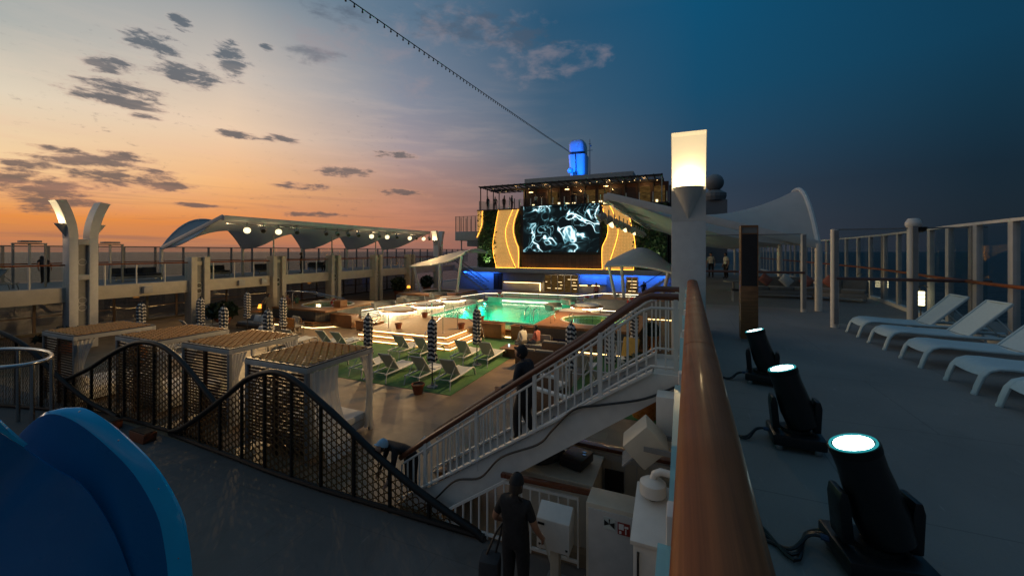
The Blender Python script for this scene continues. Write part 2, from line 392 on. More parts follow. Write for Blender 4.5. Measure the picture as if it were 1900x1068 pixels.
poolwater = water_mat('pool_water', (.16,.86,.66)); tubwater = water_mat('tub_water', (.45,.86,.74), 4, .012)

# ------------------------------------------------------------------ sky
W = bpy.data.worlds.new('World'); SC.world = W; W.use_nodes = True
def sky():
    t = NT(W.node_tree); t.n.clear(); out = t.new('ShaderNodeOutputWorld')
    tc = t.new('ShaderNodeTexCoord'); d = tc.outputs['Generated']
    def dot(v):
        n = t.new('ShaderNodeVectorMath', operation='DOT_PRODUCT'); t.link(d, n.inputs[0]); n.inputs[1].default_value = v; return n.outputs['Value']
    az = t.math('MULTIPLY', t.math('ARCTAN2', dot((cos(YAW), sin(YAW), 0)), dot((-sin(YAW), cos(YAW), 0))), 180/PI)
    el = t.math('MULTIPLY', t.math('ARCSINE', dot((0,0,1))), 180/PI)
    fac = t.math('DIVIDE', t.math('ADD', az, 180), 360)
    AZ = [-180,-125,-85,-52,-35,-15,5,25,50,95,140]
    rows = [
     (0,  [(22,38,52),(70,70,75),(150,110,90),(156,112,88),(166,114,88),(140,102,92),(92,78,84),(55,60,72),(18,34,46),(10,26,38),(12,28,40)]),
     (3.2,[(24,42,58),(85,80,85),(210,140,75),(222,138,62),(218,131,68),(184,120,92),(98,82,88),(50,58,72),(16,33,46),(9,26,38),(12,30,43)]),
     (8,  [(24,46,64),(100,98,100),(226,190,142),(236,200,152),(235,176,118),(172,126,108),(88,87,98),(42,57,75),(12,34,50),(8,28,42),(12,34,50)]),
     (14, [(22,48,68),(105,112,120),(200,190,175),(214,200,178),(226,196,166),(156,142,146),(78,94,110),(31,66,92),(11,46,66),(7,32,48),(11,37,54)]),
     (20, [(20,50,72),(95,110,122),(165,168,165),(165,168,164),(196,184,172),(128,133,147),(58,87,111),(19,70,100),(9,55,80),(7,36,54),(11,40,58)]),
     (30, [(18,52,76),(80,102,120),(125,140,148),(128,143,152),(118,134,146),(86,110,132),(38,79,108),(10,74,108),(8,58,86),(7,38,57),(11,42,62)]),
     (52, [(60,96,122),(76,104,124),(92,114,130),(92,113,130),(86,109,128),(74,102,126),(64,97,122),(58,92,118),(54,88,114),(52,86,112),(56,90,116)]),
     (85, [(74,104,126)]*11)]
    res = None; pe = None
    for e, cs in rows:
        cr = t.new('ShaderNodeValToRGB'); r = cr.color_ramp; r.interpolation = 'B_SPLINE' if False else 'EASE'
        r.elements[0].position = 0; r.elements[0].color = (*rgb(*cs[0]), 1); r.elements[1].position = 1; r.elements[1].color = (*rgb(*cs[0]), 1)
        for a, c in zip(AZ[1:], cs[1:]):
            q = r.elements.new((a+180)/360); q.color = (*rgb(*c), 1)
        r.interpolation = 'LINEAR'; t.link(fac, cr.inputs[0])
        res = cr.outputs[0] if res is None else t.mix(t.mapr(el, pe, e), res, cr.outputs[0])
        pe = e
    # clouds: patches of noise in azimuth / elevation
    cb = t.new('ShaderNodeCombineXYZ'); t.link(az, cb.inputs[0]); t.link(el, cb.inputs[1])
    P = cb.outputs[0]
    def patch(lst):
        acc = None
        for (x, y, rx, ry) in lst:
            a0 = math.atan((x-950)/739); k = math.degrees(1)*cos(a0)**2/739
            e0 = math.degrees(math.atan((466-y)/739*cos(a0))); a0d = math.degrees(a0)
            s1 = t.new('ShaderNodeVectorMath', operation='SUBTRACT'); t.link(P, s1.inputs[0]); s1.inputs[1].default_value = (a0d, e0, 0)
            s2 = t.new('ShaderNodeVectorMath', operation='MULTIPLY'); t.link(s1.outputs[0], s2.inputs[0])
            s2.inputs[1].default_value = (1/(rx*k), 1/(ry*math.degrees(1)*cos(a0)/739), 0)
            ln = t.new('ShaderNodeVectorMath', operation='LENGTH'); t.link(s2.outputs[0], ln.inputs[0])
            g = t.mapr(ln.outputs['Value'], .1, 1.5, 1, 0, True)
            acc = g if acc is None else t.math('MAXIMUM', acc, g)
        return acc
    def nz(sx, sy, sc, det, rough, skew=0.):
        mp = t.new('ShaderNodeMapping'); mp.inputs['Scale'].default_value = (sx, sy, 1); mp.inputs['Rotation'].default_value = (0,0,skew); t.link(P, mp.inputs[0])
        return t.noise(mp.outputs[0], sc, det, rough, .25).outputs['Fac']
    dark = patch([(215,172,120,36),(285,82,72,34),(205,120,70,22),(350,138,95,28),(428,110,48,40),(335,40,36,20),(70,348,150,34),(225,330,130,30),(20,335,110,34),(235,185,95,28),(160,300,140,16),(300,345,90,14),(120,375,130,14),(60,305,80,14),
                  (135,285,95,13),(235,292,85,13),(280,318,60,9),(70,385,70,14),(440,250,60,9),(520,258,50,10),(640,318,80,14),(560,345,70,10),(745,358,60,10),(270,215,45,9),(497,88,22,9),(590,398,80,8),(730,287,60,8),(360,380,60,6)])
    n1 = nz(.40, 1.35, 1.0, 10, .66, .14)
    n1b = nz(.42, 1.3, .82, 5, .6, .14)
    f1 = t.mapr(t.math('ADD', n1, t.math('MULTIPLY', t.math('SUBTRACT', dark, 1), .40)), .24, .50, 0, .93, True)
    ccol = t.mix(t.mapr(el, 3, 22), rgb(98,82,76), rgb(84,94,104))
    core = t.mapr(f1, .25, .95)
    rim = t.mix(t.mapr(el, 3, 22), rgb(196,128,88), rgb(176,168,164)); ccol = t.mix(core, rim, ccol)
    f1 = t.math('MULTIPLY', f1, t.mapr(dark, 0, .12)); res = t.mix(f1, res, ccol)
    veil = t.math('MULTIPLY', t.mapr(nz(.16, 1.1, .55, 7, .62, .1), .42, .72, 0, .30, True), t.math('MULTIPLY', t.mapr(el, 26, 5), t.mapr(az, 12, -18)))
    res = t.mix(veil, res, t.mix(t.mapr(el, 2, 16), rgb(205,112,74), rgb(236,206,182)))
    band = t.math('MULTIPLY', t.mapr(nz(.10, 2.4, .5, 5, .6, .03), .50, .66, 0, .45, True), t.math('MULTIPLY', t.mapr(el, 9, 3), t.mapr(az, 10, -8)))
    res = t.mix(band, res, rgb(122,92,88))
    fld = t.math('MULTIPLY', t.mapr(nz(.55, 1.5, 1.5, 9, .68, .16), .56, .74, 0, .62, True), t.math('MULTIPLY', t.mapr(nz(.12, .3, .8, 3, .5), .42, .60), t.math('MULTIPLY', t.mapr(el, 1.5, 5), t.math('MULTIPLY', t.mapr(el, 26, 17), t.mapr(az, -2, -22)))))
    res = t.mix(fld, res, t.mix(t.mapr(el, 3, 22), rgb(124,94,82), rgb(112,116,122)))
    gl = patch([(870,48,170,42),(960,70,120,30),(585,105,90,24),(640,30,110,26)])
    f3 = t.mapr(t.math('ADD', nz(.5, 1.3, .55, 8, .62, .2), t.math('MULTIPLY', t.math('SUBTRACT', gl, 1), .4)), .34, .62, 0, .55, True); f3 = t.math('MULTIPLY', f3, t.mapr(gl, 0, .12))
    res = t.mix(f3, res, rgb(72,82,98))
    soft = patch([(700,95,170,50),(860,55,190,60),(1000,120,150,50),(600,75,130,60),(770,160,90,40),(1090,100,70,40)])
    n2 = nz(.7, 1.5, .35, 7, .6, .5)
    f2 = t.mapr(t.math('ADD', n2, t.math('MULTIPLY', t.math('SUBTRACT', soft, 1), .4)), .36, .70, 0, .42, True); f2 = t.math('MULTIPLY', f2, t.mapr(soft, 0, .12))
    res = t.mix(f2, res, rgb(150,136,140))
    haze = t.mapr(nz(.12, 1.3, .5, 4, .6), .35, .7, 0, .16)
    res = t.mix(t.math('MULTIPLY', haze, t.math('MULTIPLY', t.mapr(el, 14, 2), t.mapr(az, 8, -20))), res, rgb(150,108,98))
    st = t.new('ShaderNodeTexSky', sky_type='NISHITA'); st.sun_disc = False; st.sun_elevation = R(1); st.sun_rotation = R(-95); st.altitude = 30
    ad = t.new('ShaderNodeMix', data_type='RGBA', blend_type='ADD'); ad.inputs[0].default_value = 1; t.link(res, ad.inputs[6])
    sc = t.new('ShaderNodeMix', data_type='RGBA', blend_type='MULTIPLY'); sc.inputs[0].default_value = 1; t.link(st.outputs[0], sc.inputs[6]); sc.inputs[7].default_value = (.004,.004,.004,1)
    t.link(sc.outputs[2], ad.inputs[7])
    bg = t.new('ShaderNodeBackground'); t.link(ad.outputs[2], bg.inputs[0]); bg.inputs[1].default_value = 1.0; t.link(bg.outputs[0], out.inputs[0])
sky()
# ================================================================== SETTING
struct('sea', MB().add([(-30000,-8000,-42),(30000,-8000,-42),(30000,45000,-42),(-30000,45000,-42)], [(0,1,2,3)]), seam)
struct('pool_deck', MB().box(-35.2,6.6,6.05,22.2,PZ-.3,PZ).box(-35.2,-15.75,22.2,31.35,PZ-.3,PZ).box(-7.75,6.6,22.2,31.35,PZ-.3,PZ).box(-35.2,6.6,31.35,62,PZ-.3,PZ), decktan)
struct('splash_deck', MB().box(-35.2,6.6,-6,6.05,PZ-.3,PZ-.004), deckwet)
struct('side_deck', MB().box(0.0,7.6,-6,64,-.22,0), deckgrey)
struct('turf', MB().box(-16.9,-7.15,11.5,20.6,PZ,PZ+.012), turf)
struct('turf', MB().box(-3.6,2.5,11.9,20,PZ,PZ+.012), turf)
struct('hull_side', MB().box(-35.6,-35.2,-6,64,-12,-2.9).box(6.6,7.6,-6,64,-12,-.22), white)

PST = [9.93+5.29*i for i in range(7)]       # pillar stations along the ship

# ------------------------------------------------ left: promenade balcony over the pool deck
bal = thing('balcony', 'long cream promenade balcony carried by pillars along the far left side', 'balcony', (-28,22,0))
mb = MB()
mb.box(-35.2,-28.0,-2,46,-.30,0.0); mb.build('deck_slab', deckgrey, bal)
MB().box(-28.0,-27.86,-2,46,-.66,.06).build('fascia', cream, bal, bevel=.015)
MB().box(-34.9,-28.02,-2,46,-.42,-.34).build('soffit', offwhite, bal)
y = -1.0; k = 0
while y < 45:
    MB().bar((-27.95,y,.06),(-27.95,y,1.12),.07,.05).build('post', white, bal)
    MB().box(-27.965,-27.95,y+.06,y+1.26,.10,1.08).build('pane', glass, bal)
    y += 1.32
MB().tube([(-27.95,-1.5,1.16),(-27.95,46,1.16)], .04, 8).build('handrail', rail_wood, bal, smooth=True)
for yy, lab in ((12.6,None),(17.8,None),(19.4,None)):
    MB().box(-27.84,-27.62,yy-.2,yy+.2,-.5,-.12).build('speaker_box', offwhite, bal, bevel=.02)
# outer wind screen
ws = thing('windscreen', 'tall glass windscreen with grey posts along the left ship side against sunset sky', 'windscreen', (-35,20,0))
y = -3.0
while y < 62:
    MB().box(-35.06,-34.94,y-.055,y+.055,0,2.16).build('post', greyp, ws)
    MB().box(-35.01,-34.995,y+.06,y+1.70,.06,2.12).build('pane', glassd, ws)
    y += 1.76
MB().box(-35.04,-34.96,-3,62,2.12,2.19).build('top_rail', greyp, ws)
MB().tube([(-34.85,-3,1.12),(-34.85,62,1.12)], .035, 8).build('handrail', rail_wood, ws, smooth=True)
# promenade gates / info frames (metal frames standing behind the glass)
for yy, lab in ((9.0,'grey metal frame with overhead lamp on balcony, left of winged column'),(12.1,'grey metal frame with flat lamp on balcony, right of winged column')):
    t = thing('lamp_frame', lab, 'frame', (-30.5,yy,0), 'lamp frames on the balcony')
    for dy in (-.55,.0,.55): MB().bar((-30.5,yy+dy,0),(-30.5,yy+dy,2.25),.10,.08).build('post', greyp if dy else offwhite, t)
    MB().box(-30.56,-30.44,yy-.6,yy+.6,2.2,2.27).build('crossbar', greyp, t)
    MB().box(-30.75,-30.2,yy-.35,yy+.35,2.30,2.40).build('lamp_head', greyp, t, bevel=.03)
# window wall under the balcony
ww = thing('window_wall', 'dark glazed wall recessed under the left balcony with sea behind', 'window wall', (-34.4,22,PZ))
y = -2.0; k = 0
while y < 44:
    MB().box(-34.45,-34.35,y-.06,y+.06,PZ,-.42).build('mullion', dkwood if k % 2 else darkp, ww)
    MB().box(-34.42,-34.40,y+.07,y+1.69,PZ+.15,-.5).build('pane', winglass, ww)
    y += 1.76; k += 1
MB().box(-34.46,-34.34,-2,44,PZ+1.0,PZ+1.06).build('transom', dkwood, ww)
MB().box(-34.47,-34.33,-2,44,PZ,PZ+.14).build('sill', darkp, ww)
# lit coves reflected under the balcony
for yy in (12.2,17.5,22.9):
    tag(MB().box(-33.8,-33.6,yy-1.0,yy+1.0,-.50,-.45).build('cove_light', warm_soft), 'warm strip light under the left balcony, %s bay from the left' % {12.2:'first',17.5:'second',22.9:'third'}[yy], 'strip light', 'strip lights under the left balcony')

def pillar(x, y, lab, side=1, top=1.5):
    """H shaped pillar: two flanges and a recessed web facing the pool (side=+1: pool towards +x)"""
    t = thing('pillar', lab, 'pillar', (x,y,PZ), 'pillars along the pool deck')
    x0, x1 = (x-.70, x) if side > 0 else (x, x+.70)
    MB().box(x0,x1,y-.53,y-.20,PZ,top).build('flange', cream, t, bevel=.012)
    MB().box(x0,x1,y+.20,y+.53,PZ,top).build('flange', cream, t, bevel=.012)
    xw = (x0, x1-.22) if side > 0 else (x0+.22, x1)
    MB().box(xw[0],xw[1],y-.20,y+.20,PZ,top-.02).build('web', greyp, t)
    f = x1-.22 if side > 0 else x0+.22
    s = .02*side
    for z in (-.62,-.28):
        m = MB(); m.tube([(f+s,y+.155*cos(a),z+.155*sin(a)) for a in [2*PI*i/20 for i in range(20)]], .018, 6, True)
        sp = m.build('speaker_ring', white, t, smooth=True)
        MB().prism([(y+.14*cos(2*PI*i/20), z+.14*sin(2*PI*i/20)) for i in range(20)], f-.01, f+.012*side if side > 0 else f-.012, 'x').build('speaker_cone', darkp, t)
    MB().box(min(f,f+.05*side),max(f,f+.05*side),y-.17,y+.17,1.0,1.22).build('crosspiece', cream, t)
    return t
names = ['', 'cream pillar right of the winged column, behind the third cabana', 'cream pillar behind the striped umbrella at the left hot tub', 'cream pillar directly behind the left hot tub handrails', 'cream pillar beside the potted plant, fourth along the balcony', 'cream pillar near the orange table lamp, fifth along the balcony', 'cream pillar farthest along the balcony, by the far left canopy']
for i in range(1, 6): pillar(-27.55, PST[i], names[i])

def wing_column(x, y, lab, lit=('a','f'), side=1, base=PZ):
    t = thing('winged_column', lab, 'column', (x,y,base), 'winged lamp columns')
    x0, x1 = x-.34, x+.34
    def prof(sg):
        pts_i = []; pts_o = []
        n = 14
        for i in range(n+1):
            q = i/n; z = 2.5+q*1.86; d = .42*q**1.9
            pts_i.append((y+sg*(.20+d), z)); pts_o.append((y+sg*(.53+d*1.02+.05*q), z-.06*q if i == n else z))
        return pts_i, pts_o
    for sg, nm in ((-1,'a'),(1,'f')):
        MB().box(x0,x1,y+min(sg*.2,sg*.53),y+max(sg*.2,sg*.53),base,2.5).build('flange', white, t, bevel=.012)
        pi_, po = prof(sg)
        wing = MB().prism(pi_+po[::-1], x0, x1, 'x').build('wing', white, t, smooth=True)
        # outer wing face, the cup's uplight put in as emission
        m = MB(); rows = []
        for (yy, z) in po[5:]: rows.append([(x0+.012, yy+sg*.012, z), (x1-.012, yy+sg*.012, z)])
        m.sheet(rows, .02, (0,sg,0)).build('wing_face', wingpan if nm in lit else offwhite, wing)
        # half-cone cup
        a0 = PI if sg < 0 else 0
        m = MB(); m.lathe([(.335,3.20),(.325,3.21),(.02,2.58),(.004,2.55)], (x,y+sg*.53,0), 20, a0, a0+PI, sy=1.25)
        m.build('lamp_cup', white, t, smooth=True)
    xf = x1-.2 if side > 0 else x0
    MB().box(x0+.2 if side < 0 else x0, x1-.2 if side > 0 else x1, y-.2,y+.2,base,2.45).build('web', greyp, t)
    for z in (2.30,.55): MB().box(x0,x1,y-.198,y+.198,z-.13,z+.13).build('crosspiece', offwhite, t, bevel=.01)
    f = x1-.2 if side > 0 else x0+.2
    for z in (1.30,-.62,-.98):
        MB().tube([(f+.02*side,y+.15*cos(a),z+.15*sin(a)) for a in [2*PI*i/20 for i in range(20)]], .02, 6, True).build('speaker_ring', white, t, smooth=True)
    return t
wing_column(-27.85, PST[0], 'winged column with lit left wing standing at the left, behind the cabanas', ('a',))
wing_column(.13, 9.95, 'large winged column with bright lit wing beside the balustrade, cone below the light', ('a',), -1)
wing_column(-27.85, 41.9, 'small distant winged column at the far end of the left canopy', ('a',))

# ------------------------------------------------ tensile canopies
def canopy(x_in, x_out, ys, lab, z_in=3.97, sag=True):
    t = thing('sail_canopy', lab, 'canopy', (x_in,ys[0],0), 'tensile canopies over the side decks')
    sg = 1 if x_out > x_in else -1
    y0, y1 = ys[0], ys[-1]
    # inner edge beam
    MB().bar((x_in,y0,z_in-.12),(x_in,y1,z_in-.12),.22,.30).build('edge_beam', white, t, bevel=.03)
    m = MB(); rows = []
    NY = 10
    for b in range(len(ys)-1):
        for i in range(NY+(1 if b == len(ys)-2 else 0)):
            q = i/NY; y = ys[b]+(ys[b+1]-ys[b])*q
            arch = 2.05+2.05*(1-abs(2*q-1)**2.2)
            row = []
            for j in range(13):
                p = j/12; x = x_in+(x_out-x_in)*p
                flat = 2.05+(z_in-2.05)*(1-p)
                z = flat+(arch-flat)*(p**1.6)-.10*sin(PI*p)
                row.append((x,y,z))
            rows.append(row)
    m.sheet(rows, .03).build('membrane', membrane, t, smooth=True, ang=60)
    # arched outer tubes, posts, raking beams at the stations
    for b in range(len(ys)-1):
        pts = [(x_out,ys[b]+(ys[b+1]-ys[b])*i/16, 2.05+2.07*(1-abs(i/8-1)**2.2)) for i in range(17)]
        MB().tube(pts, .075, 8).build('arch', white, t, smooth=True)
    for i, y in enumerate(ys):
        MB().tube([(x_out,y,0),(x_out,y,2.1)], .10, 12).build('post', white, t, smooth=True)
        if i in (0, len(ys)-1): MB().bar((x_out,y,2.05),(x_in,y,z_in-.05),.10,.26).build('end_beam', white, t, bevel=.02)
        else: MB().bar((x_out,y,2.0),(x_in,y,z_in-.16),.06,.10).build('rafter', offwhite, t)
    for y in ys[1:-1]:
        MB().tube([(x_in+sg*2.3,y-.4,0.0),(x_in+sg*2.3,y-.4,3.15)], .05, 8).build('prop', offwhite, t, smooth=True)
    # lighting rail
    MB().tube([(x_in+sg*.25,y0+.3,z_in-.42),(x_in+sg*.25,y1-.3,z_in-.42)], .035, 8).build('lighting_rail', steel, t, smooth=True)
    return t
YS = [15.1+5.28*i for i in range(5)]
canopy(-25.2, -31.6, YS, 'white scalloped sail canopy with bright floodlights over the left balcony')
canopy(-2.6, 3.9, YS, 'white sail canopy with lighting rail rising behind the large winged column')

def floodlight(x, y, z, lab, lit, sg):
    t = thing('floodlight', lab, 'floodlight', (x,y,z), 'lights hanging from the canopies')
    MB().bar((x,y,z+.16),(x,y,z+.42),.05).build('bracket', greyp, t)
    MB().tube([(x,y-.17,z+.14),(x,y-.17,z-.02)], .02, 6).tube([(x,y+.17,z+.14),(x,y+.17,z-.02)], .02, 6).bar((x,y-.18,z+.15),(x,y+.18,z+.15),.05).build('yoke', greyp, t)
    ax = Vector((sg*.75,-.45,-.42)).normalized(); c = Vector((x,y,z))
    MB().tube([c-ax*.17, c-ax*.14, c+ax*.12, c+ax*.16], [.09,.14,.15,.17], 14).build('housing', greyp if lit else offwhite, t, smooth=True)
    if lit: MB().tube([c+ax*.162, c+ax*.20, c+ax*.25, c+ax*.265], [.20,.195,.12,.04], 16).build('lens', flood, t, smooth=True)
    else: MB().tube([c+ax*.162, c+ax*.175], [.14,.13], 16).build('lens', black, t, smooth=True)
ordn = ['first','second','third','fourth','fifth','sixth','seventh','eighth','ninth','tenth','eleventh','twelfth','thirteenth']
LITY = [16.4,18.5,27.2,29.2,32.5,34.8]
for i, y in enumerate(LITY): floodlight(-25.0, y, 3.22, 'glaring lit floodlight under the left canopy, %s lit one from the left' % ordn[i], True, 1)
for i, y in enumerate([17.45,19.9,22.4,23.5,24.6,25.7,28.2,30.6,33.6,35.9]): floodlight(-25.0, y, 3.22, 'unlit spotlight under the left canopy, %s unlit one from the left' % ordn[i], False, 1)
for i in range(13):
    y = 15.6+1.55*i; floodlight(-2.85, y, 3.18, 'small spotlight under the right canopy rail, %s from the near end' % ordn[i], i in (2,5,8), -1)

# ------------------------------------------------ right side deck: balustrade, screens, outer glass wall
bl = thing('balustrade', 'glass balustrade with thick varnished wooden handrail running away from the viewer', 'balustrade', (.1,4,0))
def rx(y): return .075+.0155*(y-.9)
seg = [(-1.6,2.9),(2.91,9.25)]
for a, b in seg:
    pts = [(rx(a+(b-a)*i/12), a+(b-a)*i/12, 1.2) for i in range(13)]
    MB().tube(pts, .098, 20, flat=.55).build('handrail', rail_wood, bl, smooth=True, ang=60)
y = -1.5; i = 0
while y < 9.0:
    MB().box(rx(y)-.12,rx(y)-.08,y,y+1.25,-.15,1.06).build('pane', glasst, bl)
    MB().box(rx(y)-.10,rx(y)-.02,y+1.28,y+1.36,-.2,1.12).build('post', white, bl, bevel=.008)
    MB().box(rx(y)-.04,rx(y)+.05,y+.55,y+.60,1.03,1.13).build('bracket', steel, bl)
    y += 1.4
MB().box(-.03,0.0,-6,9.4,-.3,.1).build('kerb', white, bl)
# outer glass wall (bulges in plan)
OW = [(5.6,-2),(5.75,6),(5.75,10.6),(5.95,13),(6.35,15.5),(6.75,18.5),(6.95,21.5),(7.1,26),(7.15,34),(7.2,46),(7.2,60)]
ow = thing('windscreen', 'tall glass windscreen of white posts curving along the right side beyond the loungers', 'windscreen', (6.3,14,0))
pts = []
for (p, q) in zip(OW, OW[1:]):
    L = math.hypot(q[0]-p[0], q[1]-p[1]); n = max(1, round(L/1.45))
    for i in range(n): pts.append((p[0]+(q[0]-p[0])*i/n, p[1]+(q[1]-p[1])*i/n))
pts.append(OW[-1])
for i, (p, q) in enumerate(zip(pts, pts[1:])):
    a = Vector((p[0],p[1],0)); b = Vector((q[0],q[1],0)); d = (b-a).normalized()*.07
    MB().bar(a, a+Vector((0,0,2.42)), .11, .13, up=(0,1,0)).build('post', offwhite, ow, bevel=.01)
    if i % 5 == 0: MB().bar(a+Vector((.0,.16,0)), a+Vector((.0,.16,2.4)), .1, .12, up=(0,1,0)).build('post', greyp, ow)
    h = Vector((0,0,1.24)); MB().bar(a+d+h, b-d+h, .014, 2.24).build('pane', clear, ow)
    MB().bar(a+Vector((0,0,2.44)), b+Vector((0,0,2.44)), .12, .06).build('top_rail', white, ow)
    MB().bar(a+Vector((-.02,0,.06)), b+Vector((-.02,0,.06)), .16, .12).build('base_kerb', white, ow)
    if p[1] > 5: MB().tube([a+Vector((-.16,0,1.2)), b+Vector((-.16,0,1.2))], .035, 8).build('handrail', rail_wood, ow, smooth=True)
    if i % 2 == 0: MB().tube([a+Vector((0,0,1.12)), a+Vector((-.15,0,1.18))], .012, 6).build('bracket', steel, ow)
# two cross screens
def cross(xs, y, lab, posts, cam=None):
    t = thing('glass_screen', lab, 'glass screen', (xs[0],y,0), 'glass screens across the side deck')
    for (px, h, r) in posts: MB().tube([(px,y,0),(px,y,h)], r, 14).build('post', white, t, smooth=True)
    for (px, h, r) in posts: MB().box(px-.045,px+.045,y-r-.045,y-r+.005,.1,h-.03).build('clamp_strip', greyp, t)
    MB().box(xs[0],xs[1],y-.008,y+.008,.1,2.36).build('pane', glass, t)
    MB().box(xs[0],xs[1],y-.02,y+.02,2.36,2.39).build('top_rail', greyp, t)
    MB().tube([(xs[0],y-.12,1.2),(xs[1],y-.12,1.2)], .038, 8).build('handrail', rail_x, t, smooth=True)
    if cam:
        c = MB(); c.lathe([(.12,2.40),(.145,2.45),(.145,2.51),(.11,2.57),(.09,2.60)], (cam,y,0), 16); cc = c.build('camera_housing', white, t, smooth=True)
        m = MB(); m.lathe([(.03,2.28),(.09,2.32),(.11,2.40)], (cam+.12,y-.02,0), 14); m.build('camera_dome', black, cc, smooth=True)
cross((.55,3.42), 14.7, 'glass screen with brown rail across the deck behind the wooden speaker totem', [(3.42,2.38,.075)])
cross((3.42,6.1), 12.0, 'glass screen with brown rail crossing to the right windscreen behind the loungers', [(3.42,2.38,.085),(4.86,2.45,.095)], 4.88)

# lower bulkhead under the side deck edge and the recess beneath it
struct('bulkhead', MB().box(.04,.16,-6,7.2,PZ,-.22).box(5.4,5.6,6.3,46,PZ,-.22), cream)
for i, y in enumerate(PST[1:6]):
    pillar(.15, y, 'cream pillar under the right side deck, %s beyond the large winged column' % ordn[i], -1, -.23)
# ================================================================== FAR SUPERSTRUCTURE
Y0 = 46.0
bd = thing('deckhouse', 'far deckhouse with video wall front, terrace bar and pergola above', 'building', (-13.5,Y0,PZ))
MB().box(-27.4,.0,Y0,62,PZ,-.3).build('lower_wall', wallwhite, bd)
MB().box(-24.6,-1.2,Y0-.9,62,-.78,-.22).build('ledge', offwhite, bd, bevel=.03)
MB().box(-24.4,-1.4,Y0+.12,61,-.22,7.05).build('front_wall', darkp, bd)
MB().box(-24.5,-1.3,Y0-.2,61,7.05,7.2).build('terrace_floor', darkp, bd)
# doors and openings in the lower wall
for x0, x1, z1, m, n in ((-22.1,-21.0,-1.0,darkp,'doorway'),(-15.3,-11.2,-.98,lit_int,'bar_window'),(-5.7,-4.5,-1.05,lit_int,'doorway'),(-7.9,-7.4,-1.0,greyp,'pillar_strip')):
    w = MB().box(x0,x1,Y0-.03,Y0+.03,PZ,z1).build(n, m, bd)
    if m is lit_int:
        rn_ = random.Random(int(abs(x0)*9)); g_ = MB()
        for zz in (-2.6,-2.2,-1.85,-1.5):
            for q_ in range(3):
                xa = rn_.uniform(x0+.1,x1-.5); g_.box(xa,min(xa+rn_.uniform(.2,.9),x1-.1),Y0-.05,Y0-.032,zz,zz+.035)
        g_.build('reflection_bar', warm_soft, w)  # emissive bars painted in as horizontal reflections in the glass
    if m is not greyp:
        k = MB(); nn = max(2, round((x1-x0)/.9))
        for i in range(nn+1):
            xx = x0+(x1-x0)*i/nn; k.box(xx-.05,xx+.05,Y0-.07,Y0-.031,PZ,z1)
        k.box(x0-.05,x1+.05,Y0-.075,Y0-.031,z1-.04,z1+.08); k.build('frame', steel if m is lit_int else darkp, w)
MB().box(-20.6,-15.6,Y0-.55,Y0,-1.95,-1.86).build('bar_shelf', darkp, bd)
MB().box(-20.5,-15.7,Y0-.5,Y0-.46,-2.02,-1.96).box(-15.76,-15.7,Y0-.5,Y0-.4,PZ+.1,-2.02).build('led_strip', warm_led, bd)
MB().box(-11.1,-7.9,Y0-.5,Y0,-2.05,-1.97).build('bar_shelf', darkp, bd)
MB().box(-10.9,-10.0,Y0-.48,Y0-.44,-2.12,-2.06).box(-9.5,-8.6,Y0-.48,Y0-.44,-2.12,-2.06).build('led_strip', warm_led, bd)
# screen
sc_ = MB().box(-18.45,-8.35,Y0-.18,Y0+.12,1.45,7.45).build('screen_frame', black, bd)
MB().box(-18.02,-8.68,Y0-.2,Y0-.18,1.77,7.33).build('screen', screen_m, sc_)
MB().box(-18.45,-8.35,Y0-.02,Y0+.12,-.2,1.45).build('brown_panel', brownpanel, bd)
MB().box(-18.45,-8.35,Y0-.33,Y0-.31,-.2,-.18).build('led_strip', amber_led, bd)
# wavy gold panels with lit edges
def curve(keys, n=28):
    """keys: (z, x) -> smooth polyline"""
    keys = sorted(keys); out = []
    for i in range(n+1):
        z = keys[0][0]+(keys[-1][0]-keys[0][0])*i/n
        for a in range(len(keys)-1):
            if keys[a][0] <= z <= keys[a+1][0]+1e-9:
                p0 = keys[max(a-1,0)]; p1 = keys[a]; p2 = keys[a+1]; p3 = keys[min(a+2,len(keys)-1)]
                q = (z-p1[0])/(p2[0]-p1[0]+1e-9)
                m1 = (p2[1]-p0[1])/(p2[0]-p0[0]+1e-9)*(p2[0]-p1[0]); m2 = (p3[1]-p1[1])/(p3[0]-p1[0]+1e-9)*(p2[0]-p1[0])
                x = (2*q**3-3*q*q+1)*p1[1]+(q**3-2*q*q+q)*m1+(-2*q**3+3*q*q)*p2[1]+(q**3-q*q)*m2
                out.append((x, z)); break
    return out
def gold(l, r, y, lab_edges):
    L = curve(l); Rr = curve(r)
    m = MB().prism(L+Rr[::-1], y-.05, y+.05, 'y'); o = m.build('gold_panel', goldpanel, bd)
    for side, c in (('l',L),('r',Rr)):
        if side in lab_edges:
            MB().tube([(x+(.06 if side == 'l' else -.06), y-.22, z) for x, z in c], .013, 6).build('edge_light', amber_led, o)
    return o
B = -.2; T = 7.02
A1 = [(B,-21.65),(1.57,-22.05),(2.95,-22.1),(5.0,-21.75),(T,-21.35)]
A2 = [(B,-18.95),(2.26,-20.0),(4.3,-20.35),(5.65,-19.95),(T,-19.35)]
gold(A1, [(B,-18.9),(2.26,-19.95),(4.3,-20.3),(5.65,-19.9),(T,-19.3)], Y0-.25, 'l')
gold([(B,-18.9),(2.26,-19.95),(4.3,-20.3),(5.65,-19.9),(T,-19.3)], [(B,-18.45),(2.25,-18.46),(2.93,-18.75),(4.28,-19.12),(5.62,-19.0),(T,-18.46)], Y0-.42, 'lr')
gold([(3.6,-24.36),(3.67,-24.2),(5.06,-23.7),(T,-23.5)][0:1]+[(T,-24.36)], [(3.6,-24.3),(5.06,-23.65),(T,-23.5)], Y0-.25, 'r')
